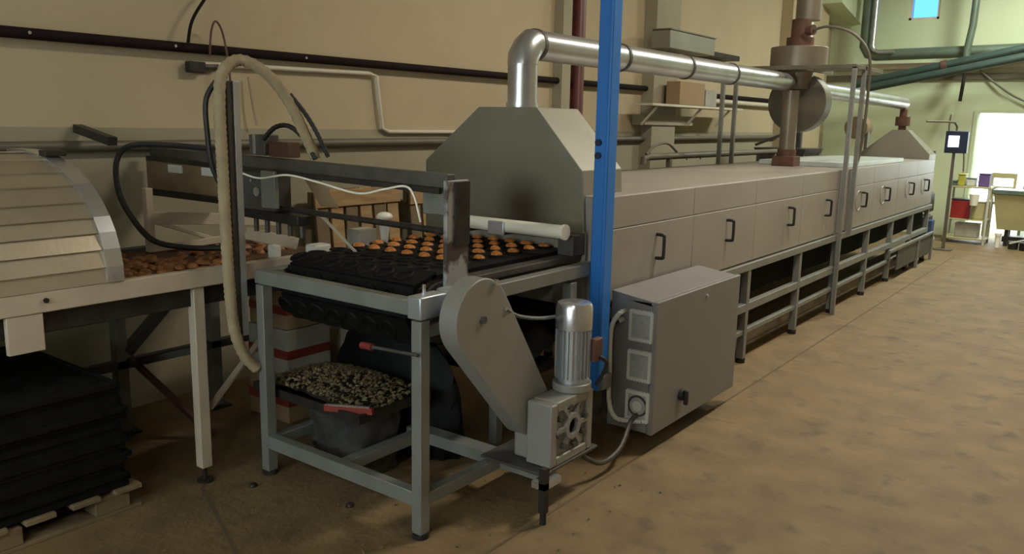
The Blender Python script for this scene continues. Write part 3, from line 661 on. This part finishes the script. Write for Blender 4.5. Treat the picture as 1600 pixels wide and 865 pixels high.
# ------------------------------------------------------------------ shell tray, film bin, cover sheet, cartons
bn = thing('scrap_bin', 'bin wrapped in crinkled clear film under the conveyor', 'bin', (-2.75, 2.5, 0))
vs = []; fs = []; NN = 28; RR = 9
for j in range(RR):
    z = .02+.32*j/(RR-1)
    for i in range(NN):
        a = 2*PI*i/NN; sq = 1/max(abs(math.cos(a)), abs(math.sin(a)))**.75
        k = 1+random.uniform(-.045, .045)
        vs.append((-2.74+.19*sq*math.cos(a)*k*(.86+.14*j/RR), 2.47+.165*sq*math.sin(a)*k*(.86+.14*j/RR), z))
fs = [(j*NN+i, j*NN+(i+1) % NN, (j+1)*NN+(i+1) % NN, (j+1)*NN+i) for j in range(RR-1) for i in range(NN)]+[tuple(range(NN))[::-1], tuple(range((RR-1)*NN, RR*NN))]
MB().add(vs, fs).build('bag', 'clearbag', bn)
box(-2.90, -2.60, 2.36, 2.60, 0, .03).build('bin_base', 'mid', bn)
st_ = thing('scrap_tray', 'shallow dark tray with a red front edge heaped with pale scraps', 'tray', (-2.8, 2.5, .35))
box(-3.18, -2.46, 2.24, 2.68, .345, .358).build('tray_floor', 'dark', st_)
for a in ((-3.18, -2.46, 2.24, 2.252), (-3.18, -2.46, 2.668, 2.68), (-3.18, -3.168, 2.252, 2.668), (-2.472, -2.46, 2.252, 2.668)):
    box(a[0], a[1], a[2], a[3], .358, .385).build('tray_rim', 'dark', st_)
MB().bar((-2.66, 2.228, .382), (-2.44, 2.30, .395), .02, .028).build('edge_strip', 'red', st_, label='red edge strip')
MB().bar((-2.65, 2.224, .398), (-2.45, 2.29, .412), .014, .006).build('strip_gleam', 'chrome', st_)
hm = MB(); hx, hy = 20, 14; vs = []; fs = []
for j in range(hy+1):
    for i in range(hx+1):
        u, v = i/hx, j/hy; x = -3.165+u*.69; y = 2.255+v*.41
        vs.append((x, y, .362+.075*math.sin(PI*u)**.6*math.sin(PI*min(v*.8+.12, 1))**.8+random.uniform(0, .012)))
fs = [(j*(hx+1)+i, j*(hx+1)+i+1, (j+1)*(hx+1)+i+1, (j+1)*(hx+1)+i) for j in range(hy) for i in range(hx)]
hm.add(vs, fs)
tri = MB()
def shard(x, y, z, s_):
    a = random.uniform(0, 6.28); t = random.uniform(-.7, .7); pts = []
    R_ = Matrix.Rotation(a, 3, 'Z') @ Matrix.Rotation(t, 3, 'X') @ Matrix.Rotation(random.uniform(-.7, .7), 3, 'Y')
    for p in ((-1, -.7, 0), (1, -.6, .1), (.9, .7, 0), (-.8, .8, .15), (0, 0, .7), (0, 0, .35)):
        pts.append(Vector((x, y, z))+R_ @ Vector(p)*s_)
    tri.add(pts, [(0,1,4),(1,2,4),(2,3,4),(3,0,4),(1,0,5),(2,1,5),(3,2,5),(0,3,5)])
for _ in range(1300):
    u, v = random.random(), random.random()
    x = -3.165+u*.69; y = 2.255+v*.41
    z = .372+.075*math.sin(PI*u)**.6*math.sin(PI*min(v*.8+.12, 1))**.8
    shard(x, y, z+random.uniform(0, .012), random.uniform(.006, .013))
hm.build('scrap_core', 'dark', st_)
tag(tri.build('dough_scraps', 'shell', origin=(-2.8, 2.45, .37)), 'heap of pale broken dough scraps on the tray under the conveyor', 'scraps', kind='stuff')
# black sheet sagging behind
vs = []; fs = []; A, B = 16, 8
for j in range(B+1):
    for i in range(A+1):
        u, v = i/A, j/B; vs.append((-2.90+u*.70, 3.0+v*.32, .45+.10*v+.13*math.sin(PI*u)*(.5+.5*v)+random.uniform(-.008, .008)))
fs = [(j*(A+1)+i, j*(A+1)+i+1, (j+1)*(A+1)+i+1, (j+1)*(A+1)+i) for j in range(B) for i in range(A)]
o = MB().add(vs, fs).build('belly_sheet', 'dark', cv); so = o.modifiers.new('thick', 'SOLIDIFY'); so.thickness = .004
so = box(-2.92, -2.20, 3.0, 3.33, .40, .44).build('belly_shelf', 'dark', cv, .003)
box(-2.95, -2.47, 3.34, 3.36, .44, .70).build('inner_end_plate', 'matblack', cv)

vs = []; fs = []; NN, RR = 34, 12
for j in range(RR+1):
    t = j/RR; k = (math.cos(t*PI/2)**.55)*(1 if t > .05 else .95)
    for i in range(NN):
        a = 2*PI*i/NN; q = 1+random.uniform(-.05, .05)+.06*math.sin(5*a+3*t)
        vs.append((-2.86+.44*k*q*math.cos(a), 2.83+.125*k*q*math.sin(a), min(.60, .002+.60*math.sin(t*PI/2)+random.uniform(0, .012)*(j > 0)+.02*math.sin(3*a)*(j > 2))))
fs = [(j*NN+i, j*NN+(i+1) % NN, (j+1)*NN+(i+1) % NN, (j+1)*NN+i) for j in range(RR) for i in range(NN)]+[tuple(range(NN))[::-1]]
tag(MB().add(vs, fs).build('plastic_bundle', 'black', origin=(-2.86, 2.83, 0)), 'lumpy dark plastic bundle behind the scrap tray under the conveyor', 'bundle')

def carton(x, y, z, sx, sy, sz, m, label, band=None):
    t = thing('carton', label, 'box', (x, y, z))
    box(x-sx/2, x+sx/2, y-sy/2, y+sy/2, z, z+sz).build('carton_body', m, t, .004)
    if band: box(x-sx/2-.001, x+sx/2+.001, y-sy/2-.002, y+sy/2+.002, z+sz*.35, z+sz*.55).build('printed_band', band, t)
    MB().box(x-.02, x+.02, y-sy/2-.001, y+sy/2+.001, z+sz, z+sz+.001).build('tape', 'plastic', t)
    return t
carton(-3.60, 2.78, 0, .34, .30, .26, 'card', 'brown carton at the bottom of the stack behind the return table', 'red')
carton(-3.60, 2.78, .263, .33, .29, .24, 'sack', 'white carton with a red band in the middle of the stack behind the return table', 'red')
carton(-3.61, 2.79, .505, .32, .28, .22, 'card', 'brown carton with a red band on top of the stack behind the return table', 'red')
def sack(x, y, z, r, label):
    mb = MB(); vs = []; fs = []; n, m_ = 18, 8
    for j in range(m_+1):
        t = j/m_; k = math.sin(PI*(.12+.80*t))**.5
        for i in range(n):
            a = 2*PI*i/n; q = 1+random.uniform(-.06, .06); vs.append((x+r[0]*k*q*math.cos(a), y+r[1]*k*q*math.sin(a), z+r[2]*t))
    fs = [(j*n+i, j*n+(i+1) % n, (j+1)*n+(i+1) % n, (j+1)*n+i) for j in range(m_) for i in range(n)]+[tuple(range(n))[::-1], tuple(range(m_*n, (m_+1)*n))]
    t_ = thing('sack', label, 'sack', (x, y, z)); mb.add(vs, fs).build('sack_body', 'sack', t_)
    MB().cyl((x, y, z+r[2]*.99), (x+.01, y, z+r[2]*1.12), .035, 10, .05).build('sack_neck', 'sack', t_); return t_
sack(-3.42, 3.14, 0, (.15, .13, .56), 'upright white sack behind the left leg of the tray conveyor')
sack(-3.75, 3.22, 0, (.16, .14, .52), 'upright white sack against the wall beside the carton stack')
carton(-3.20, 2.95, .0, .10, .12, 1.04, 'sack', 'tall narrow white box standing beside the left edge of the oven trays')
o = MB().ell((-3.28, 2.60, .030), (.05, .04, .03), 12, 6).build('rag', 'red', origin=(-3.28, 2.6, 0)); tag(o, 'small crumpled red rag on the floor behind the leg of the conveyor', 'rag')

# pallets leaning on the wall behind the conveyor
def stand_pallet(y0, y1, top, label, lean=.10):
    t = thing('wooden_pallet', label, 'pallet', (WX+.15, (y0+y1)/2, 0), 'pallets leaning on the wall')
    x0 = WX+.10; n = 6; wd = (y1-y0)/n
    def q(z): return x0+lean*(1-z/top)
    for k in range(n):
        a = y0+k*wd+.012; b_ = y0+(k+1)*wd-.012
        MB().bar((q(0)+.035, (a+b_)/2, 0.01), (q(top)+.035, (a+b_)/2, top), b_-a, .02, (1, 0, 0)).build('plank', 'wood' if k % 2 else 'woodd', t, .003)
    for z in (.08, top*.5, top-.06):
        MB().bar((q(z)+.005, y0, z), (q(z)+.005, y1, z), .04, .09).build('crossbar', 'woodd', t, .003)
    MB().bar((q(top-.06)+.055, y0, top-.06), (q(top-.06)+.055, y1, top-.06), .018, .11).build('top_board', 'wood', t, .003)
    return t
stand_pallet(3.42, 4.18, 1.15, 'pine pallet standing against the wall, left one of two behind the conveyor')
stand_pallet(4.28, 5.05, 1.12, 'pine pallet standing against the wall, right one of two behind the conveyor')

# ------------------------------------------------------------------ stack of black trays on a pallet
pl = thing('wooden_pallet', 'rough wooden pallet on the floor under the stack of black sheets', 'pallet', (-3.6, 1.1, 0))
for x in (-3.19, -3.62, -4.03):
    for y in (.70, 1.12, 1.53): box(x-.05, x+.05, y-.07, y+.07, .018, .088).build('block', 'woodd', pl, .004)
    box(x-.05, x+.05, .55, 1.65, 0, .018).build('skid', 'woodd', pl, .003)
for k in range(7):
    y = .57+k*.17; box(-4.10, -3.12, y-.055, y+.055, .088, .108).build('deck_board', 'woodd', pl, .003)
tm = None
for k in range(21):
    z = .109+k*.0212; jx, jy = random.uniform(-.010, .016), random.uniform(-.025, .022)
    if tm is None:
        mb = MB(); mb.box(-4.02, -3.14, .62, 1.60, 0, .012)
        for (a, b_, c, d_) in ((-4.02, -4.005, .62, 1.60), (-3.155, -3.14, .62, 1.60), (-4.02, -3.14, .62, .635), (-4.02, -3.14, 1.585, 1.60)): mb.box(a, b_, c, d_, .012, .0205)
        for i in range(6):
            for j in range(7): mb.cyl((-3.94+i*.145, .70+j*.135, .012), (-3.94+i*.145, .70+j*.135, .019), .045, 8, .03)
        tm = mb.build('baking_sheet', 'matblack', origin=(0, 0, 0)); o = tm
    else: o = tm.copy(); COL.objects.link(o)
    o.location = (jx, jy, z+.0005)
    tag(o, 'black baking sheet, %s of the stack on the floor pallet' % ('topmost' if k == 20 else 'lowest' if k == 0 else ORD[20-k]+' from the top' if k > 9 else ORD[k]+' from the bottom'), 'baking sheet', 'black baking sheets stacked on the pallet')

# ------------------------------------------------------------------ pipes and things on the left wall
def pipe(name, pts, r, m, label, smooth=False, seg=12, clips=None, cm='dark'):
    t = thing(name, label, 'pipe', pts[0]); MB().tube(pts, r, seg, smooth=smooth).build('pipe_run', m, t)
    for c in (clips or []):
        MB().cyl((c[0], c[1], c[2]-.0), (c[0]+.006, c[1], c[2]), .008, 10).build('clip', cm, t)
    return t
pipe('wall_pipe', [(-4.25, -2.5, 1.955), (-4.25, 8.4, 1.975)], .027, 'blackpipe', 'long black pipe running along the upper left wall', clips=[(-4.224, 1.83, 1.966), (-4.224, 2.57, 1.966), (-4.224, 3.45, 1.966)], cm='chrome')
pipe('wall_pipe', [(-4.255, 8.9, 1.965), (-4.255, 12.0, 1.965)], .026, 'blackpipe', 'thin black pipe on the wall right of the boxes')
pipe('wall_pipe', [(-4.255, -2.5, 1.425), (-4.255, 13.1, 1.468)], .027, 'greypipe', 'long grey pipe running along the left wall at hood height')
pipe('wall_pipe', [(-4.27, 2.7, 1.885), (-4.27, 4.02, 1.905), (-4.27, 4.09, 1.89), (-4.27, 4.14, 1.54), (-4.27, 4.20, 1.515), (-4.27, 6.28, 1.515)], .015, 'whitepipe', 'thin white plastic pipe stepping down between two wall pipes')
pipe('drain_pipe', [(-4.22, 6.56, 4.6), (-4.22, 6.56, 1.66), (-4.20, 6.52, 1.56), (-4.14, 6.38, 1.52)], .062, 'maroon', 'maroon vertical drain pipe on the left wall', seg=18)
pipe('wall_pipe', [(-4.255, 9.0, 1.90), (-4.255, 11.9, 1.90)], .03, 'whitepipe', 'white pipe just below the thin black pipe behind the gantry')
pipe('side_pipe', [(-3.42, 6.42, 1.262), (-3.42, 6.42, 1.31), (-3.42, 6.50, 1.325), (-3.42, 9.9, 1.325)], .03, 'greypipe', 'grey bent pipe lying beyond the oven roof', clips=[(-3.39, 7.2, 1.29), (-3.39, 7.5, 1.29)])
for y in (6.9, 9.6):
    MB().box(-3.44, -3.40, y-.02, y+.02, 0, 1.30).build('pipe_stand', 'greypipe', [o_ for o_ in bpy.data.objects if o_.name == 'side_pipe'][0])
cable('hose', [(-3.42, 6.46, 1.35), (-3.42, 6.60, 1.42), (-3.42, 6.85, 1.44), (-3.42, 7.05, 1.36)], .012, 'greypipe', 'short grey hose bowed above the bent pipe beyond the oven', 0, 'hose')
# small box and wires at the upper left
jb = thing('junction_box', 'small grey junction box on the wall under the black pipe', 'box', (-4.29, 2.72, 1.89))
box(-4.29, -4.24, 2.66, 2.76, 1.835, 1.895).build('box_body', 'dark', jb, .005); MB().cyl((-4.265, 2.76, 1.87), (-4.265, 2.85, 1.875), .018, 10).build('gland', 'mid', jb)
cable('cable', [(-4.2, 2.63, 1.98), (-4.2, 2.66, 2.10), (-4.2, 2.74, 2.22), (-4.2, 2.86, 2.36), (-4.2, 2.98, 2.6), (-4.24, 3.05, 4.5)], .009, 'blackpipe', 'dark wire rising from the black wall pipe out of view')
cable('cable', [(-4.2, 2.76, 1.93), (-4.19, 2.77, 2.06), (-4.19, 2.80, 2.115), (-4.19, 2.84, 2.06), (-4.19, 2.87, 1.90), (-4.19, 2.88, 1.75)], .006, 'rust', 'thin brown wire looped over the black wall pipe')
cable('cable', [(-4.26, 3.05, 1.83), (-4.25, 3.06, 1.70), (-4.24, 3.08, 1.55)], .007, 'hose', 'thin pale cord hanging on the wall right of the profile post')
# wall shelf with boxes
sh = thing('wall_shelf', 'pale bracket shelf on the wall above the oven', 'shelf', (-4.2, 8.7, 1.8))
box(WX+.14, -3.95, 7.55, 9.9, 1.79, 1.815).build('shelf_board', 'whitepipe', sh, .003)
for y in (7.7, 8.75, 9.55):
    MB().bar((-4.15, y, 1.60), (-3.98, y, 1.785), .025, .02).build('bracket', 'whitepipe', sh)
box(-4.29, -4.14, 7.75, 8.9, 1.60, 1.70).build('back_rail', 'dado', sh)
carton(-4.03, 8.45, 1.817, .16, .62, .24, 'card', 'low brown carton at the left on the wall shelf above the oven')
carton(-4.03, 8.95, 1.817, .15, .30, .18, 'sack', 'pale box at the right on the wall shelf above the oven')
vb = thing('vent_box', 'grey sheet metal box mounted high on the wall above the duct', 'box', (-4.2, 8.3, 2.5))
box(WX+.14, -3.95, 7.85, 8.95, 2.37, 2.55).build('box_body', 'hood', vb, .006)
box(-4.15, -3.94, 7.84, 8.96, 2.55, 2.565).build('box_lid', 'greypipe', vb, .003)
tag(box(WX, -4.10, 9.0, 10.05, 2.39, 2.45).build('wall_bar', 'dark', origin=(-4.2, 9.5, 2.42), bevel=.004), 'short dark channel on the wall right of the metal box', 'bar')
tag(MB().cyl((-4.15, 12.75, 2.7), (-4.15, 12.75, CZ-.01), .05, 16).build('white_pipe', 'ivory', origin=(-4.15, 12.75, 2.7)), 'bright white vertical pipe high behind the fan stack', 'pipe')

# ------------------------------------------------------------------ things between oven and back corner
rd = thing('round_drum', 'small dark round motor drum beyond the oven near the back corner', 'motor', (-3.2, 11.9, 1.25))
MB().cyl((-3.12, 11.8, 1.62), (-3.12, 12.1, 1.62), .15, 24).build('drum', 'woodd', rd, .006)
for x in (-3.24, -3.0): box(x-.02, x+.02, 11.9, 12.0, 0, 1.6).build('drum_leg', 'greypipe', rd)
mx_ = thing('steel_hopper', 'dark steel hopper standing behind the oven near the back corner', 'machine', (-3.55, 10.6, 0))
MB().add([(-3.9, 10.2, 1.35), (-3.25, 10.2, 1.35), (-3.25, 10.9, 1.35), (-3.9, 10.9, 1.35), (-3.75, 10.3, 1.0), (-3.4, 10.3, 1.0), (-3.4, 10.8, 1.0), (-3.75, 10.8, 1.0)],
         [(0,1,5,4),(1,2,6,5),(2,3,7,6),(3,0,4,7),(4,5,6,7),(0,3,2,1)]).build('hopper_bowl', 'mid', mx_)
MB().cyl((-3.55, 10.55, 1.35), (-3.55, 10.55, 1.75), .13, 20).build('hopper_drum', 'dark', mx_)
MB().cyl((-3.55, 10.55, 1.75), (-3.55, 10.55, 1.79), .14, 20).build('drum_rim', 'plastic', mx_)
for (x, y) in ((-3.85, 10.25), (-3.3, 10.25), (-3.3, 10.85), (-3.85, 10.85)): box(x-.02, x+.02, y-.02, y+.02, 0, 1.34).build('leg', 'mid', mx_)
MB().bar((-3.88, 10.2, 1.38), (-3.3, 10.2, 1.62), .02, .03).build('brace', 'mid', mx_)

# ------------------------------------------------------------------ ducts on the back wall
t = thing('back_duct', 'dark teal duct dropping down the back corner and turning along the wall', 'duct', (-3.6, 14.0, 2.7))
MB().tube([(-3.66, 13.95, CZ-.02), (-3.66, 13.95, 2.86), (-3.60, 13.95, 2.76), (-3.50, 13.95, 2.73), (-1.0, 13.95, 2.76)], .085, 18, smooth=False).build('duct_run', 'greenduct', t)
MB().tube([(-3.52, 13.83, CZ-.02), (-3.52, 13.83, 2.86), (-3.49, 13.83, 2.80), (-3.42, 13.83, 2.77), (-3.2, 13.83, 2.77)], .03, 12, smooth=False).build('thin_pipe', 'steel', t)
t = thing('slanting_duct', 'dark slanting duct crossing the back wall, upper one of two', 'duct', (-3.8, 13.6, 2.2))
MB().cyl((-3.72, 13.65, 2.27), (-1.2, 13.65, 2.80), .062, 18).build('duct_run', 'teal', t)
MB().cyl((-2.50, 13.65, 2.525), (-2.42, 13.65, 2.542), .075, 18).build('duct_collar', 'rust', t)
t = thing('slanting_duct', 'dark slanting duct crossing the back wall, lower one of two', 'duct', (-3.6, 13.45, 2.1))
MB().cyl((-3.45, 13.45, 2.21), (-1.1, 13.45, 2.68), .058, 18).build('duct_run', 'teal', t)
tag(MB().tube([(-2.14, 13.75, CZ-.02), (-2.16, 13.75, 3.1), (-2.20, 13.75, 2.75), (-2.20, 13.75, 2.6)], .05, 14, smooth=False).build('hanging_pipe', 'greenduct', origin=(-2.15, 13.75, 3)), 'grey vertical pipe meeting the ducts above the doorway', 'pipe')
tag(MB().cyl((-2.18, 13.72, 2.58), (-2.22, 13.78, 2.03), .025, 12).build('hanging_rod', 'dark', origin=(-2.2, 13.8, 2.3)), 'short black rod hanging from the ducts over the doorway corner', 'rod')
cable('cable', [(-2.08, 14.22, 2.5), (-1.85, 14.22, 2.30), (-1.6, 14.22, 2.12), (-1.3, 14.22, 1.98)], .014, 'greypipe', 'grey cable sloping down to the right above the doorway')
cable('cable', [(-2.40, 14.288, 1.85), (-2.40, 14.288, 1.6), (-2.30, 14.288, 1.45), (-2.18, 14.288, 1.35), (-2.14, 14.288, 1.0)], .008, 'greypipe', 'thin wire drooping on the wall left of the doorway')

# operator panel on a stand
op = thing('operator_panel', 'dark blue operator panel with a lit screen on a steel stand', 'monitor', (-2.0, 12.5, 0))
box(-2.13, -1.86, 12.46, 12.54, 1.31, 1.60).build('panel_case', 'navy', op, .008)
box(-2.09, -1.96, 12.452, 12.46, 1.39, 1.54).build('screen', 'screen', op, label='lit white screen')
box(-2.03, -1.99, 12.48, 12.52, .02, 1.31).build('stand_post', 'greypipe', op, .003)
box(-2.12, -1.90, 12.40, 12.60, 0, .02).build('stand_base', 'greypipe', op, .003)
tag(MB().tube([(-2.33, 12.2, 1.72), (-2.10, 12.35, 1.72), (-2.03, 12.42, 1.71), (-2.01, 12.5, 1.66), (-2.01, 12.5, 1.603)], .014, 10, smooth=False).build('conduit', 'greypipe', origin=(-2.3, 12.2, 1.72)), 'thin bent grey conduit leading to the operator panel', 'pipe')
# outlet machine at the oven's far end
om = thing('outlet_machine', 'tall dark outlet mechanism between the oven end and the operator panel', 'machine', (-2.15, 12.0, 0))
for x in (-2.30, -2.16): box(x-.02, x+.02, 11.95, 11.99, .02, 1.34).build('upright', 'mid', om)
for k in range(5): box(-2.30, -2.16, 11.95, 11.97, .62+k*.16, .66+k*.16).build('cross_link', 'dark', om)
box(-2.34, -2.12, 11.85, 12.15, .55, .80).build('gear_case', 'dark', om, .01)
box(-2.34, -2.12, 11.80, 12.15, .10, .50).build('lower_case', 'mid', om, .01)
MB().bar((-2.12, 11.6, .02), (-2.05, 11.95, .22), .03, .03).build('strut', 'plastic', om)
box(-2.14, -2.06, 11.86, 11.98, .12, .45).build('hanging_cloth', 'bluecl', om, .01, label='blue cloth')
ol = thing('outlet_ramp', 'low steel mesh outlet ramp under the far end of the oven', 'ramp', (-2.1, 11.0, 0))
for y in (10.6, 11.42): box(-1.99, -1.96, y-.02, y+.02, 0, .33).build('leg', 'frame', ol)
box(-1.99, -1.96, 9.2, 11.44, .33, .36).build('side_bar', 'frame', ol, .003)
box(-1.99, -1.975, 9.6, 11.42, .10, .32).build('mesh_side', 'mid', ol)

# wire shelf cart with goods
sc = thing('shelf_cart', 'light wire shelf cart with goods in front of the doorway', 'cart', (-1.9, 13.7, 0))
for (x, y) in ((-2.17, 13.45), (-1.66, 13.45), (-2.17, 13.85), (-1.66, 13.85)): MB().cyl((x, y, 0), (x, y, .84), .018, 10).build('leg', 'plastic', sc)
for z in (.80, .06): box(-2.19, -1.64, 13.43, 13.87, z, z+.025).build('shelf_board', 'cream', sc, .003)
box(-2.18, -1.65, 13.44, 13.86, .34, .355).build('shelf_board', 'cream', sc, .003)
def item(name, cat, lbl, x0, x1, z0, z1, m, y0=13.5, y1=13.75, lid=None):
    t = thing(name, lbl, cat, ((x0+x1)/2, (y0+y1)/2, z0)); box(x0, x1, y0, y1, z0, z1).build('body', m, t, .012)
    box(x0-.006, x1+.006, y0-.006, y1+.006, z1, z1+.014).build('lid', lid or m, t, .004); return t
item('bottle_crate', 'crate', 'yellow plastic tub at the left on top of the shelf cart', -2.08, -1.99, .826, .98, 'yellow')
item('tub', 'tub', 'pale tub with a teal lid in the middle on top of the shelf cart', -1.97, -1.86, .826, .93, 'plastic', lid='greenduct')
item('carton', 'box', 'purple carton at the right on top of the shelf cart', -1.82, -1.68, .826, 1.0, 'purple')
item('tub', 'tub', 'small green tub at the far left on top of the shelf cart', -2.16, -2.10, .826, .88, 'greenduct')
item('crate', 'crate', 'red plastic crate on the middle shelf of the cart', -2.13, -1.88, .356, .62, 'redbin', lid='navy')
item('carton', 'box', 'tan carton beside the red crate on the shelf cart', -1.86, -1.70, .356, .60, 'cream')
item('carton', 'box', 'grey carton on the bottom shelf of the cart', -2.05, -1.75, .086, .27, 'sack')
tag(MB().cyl((-1.83, 13.41, .56), (-1.83, 13.41, .72), .05, 14, .065).build('white_bucket', 'ivory', origin=(-1.83, 13.41, .56)), 'white bucket hanging on the front of the shelf cart', 'bucket')
# trough and stool by the doorway
tr = thing('trough', 'long cream enamel trough at the right edge near the doorway', 'trough', (-1.2, 13.7, 0))
MB().add([(-1.60, 13.45, .74), (-.5, 13.45, .74), (-.5, 13.95, .74), (-1.60, 13.95, .74), (-1.52, 13.52, .24), (-.55, 13.52, .24), (-.55, 13.88, .24), (-1.52, 13.88, .24)],
         [(0,1,5,4),(1,2,6,5),(2,3,7,6),(3,0,4,7),(4,5,6,7),(0,3,2,1)]).build('trough_body', 'cream', tr)
box(-1.62, -.48, 13.42, 13.98, .74, .80).build('trough_rim', 'greenduct', tr, .006)
for (x, y) in ((-1.40, 13.6), (-.65, 13.6), (-1.40, 13.8), (-.65, 13.8)): box(x-.025, x+.025, y-.025, y+.025, 0, .25).build('leg', 'dark', tr)
box(-1.45, -.6, 13.58, 13.82, .06, .14).build('lower_shelf', 'dark', tr)
tag(MB().cyl((-1.47, 13.35, 0), (-1.47, 13.35, .17), .035, 14).cyl((-1.47, 13.35, .17), (-1.47, 13.35, .20), .045, 14).build('canister', 'ivory', origin=(-1.47, 13.35, 0)), 'small white canister on the floor under the trough', 'canister')
for i, (x, y, z, r, l) in enumerate(((-1.27, 13.3, .06, .06, 'dark round pot on the floor under the trough, left one'), (-1.12, 13.25, .07, .07, 'dark round pot on the floor under the trough, right one'))):
    t = thing('pot', l, 'pot', (x, y, 0)); MB().cyl((x, y, 0), (x, y, .10), r, 16, r*1.1).build('pot_body', 'dark', t); MB().cyl((x, y, .10), (x, y, .11), r*1.15, 16).build('pot_rim', 'mid', t)
tag(MB().bar((-1.30, 13.10, .10), (-1.12, 13.15, .16), .02, .02).build('offcut', 'plastic', origin=(-1.3, 13.1, .1)), 'pale stick leaning across the dark pots', 'stick')
cr = thing('chair', 'pale wooden chair standing in the bright doorway', 'chair', (-1.6, 14.15, 0))
for (x, y, h) in ((-1.75, 14.05, .55), (-1.45, 14.05, .55), (-1.75, 14.35, 1.0), (-1.45, 14.35, 1.0)): box(x-.02, x+.02, y-.02, y+.02, 0, h).build('leg', 'cream', cr, .003)
box(-1.78, -1.42, 14.02, 14.38, .55, .59).build('seat', 'cream', cr, .006)
box(-1.73, -1.47, 14.34, 14.37, .92, 1.0).build('backrest', 'cream', cr, .006)
box(-1.73, -1.47, 14.34, 14.37, .75, .80).build('back_slat', 'cream', cr, .004)

# ------------------------------------------------------------------ crumbs and nuts on the floor
tri = MB()
for _ in range(170):
    x = random.uniform(-3.2, -1.5); y = random.uniform(1.5, 3.2); shard(x, y, .004, random.uniform(.003, .009))
tag(tri.build('floor_crumbs', 'shell', origin=(-2.4, 2.2, 0)), 'pale crumbs scattered on the floor around the conveyor legs', 'crumbs', kind='stuff')
for (x, y, l) in ((-2.94, 2.05, 'burnt round cookie on the floor left of the conveyor'), (-2.47, 2.19, 'burnt round cookie on the floor below the front beam')):
    o = bpy.data.objects.new('cookie', cookie_mesh('burnt_cookie', 'dark', .018, .02, .018)); COL.objects.link(o); o.location = (x, y, 0); tag(o, l, 'cookie')
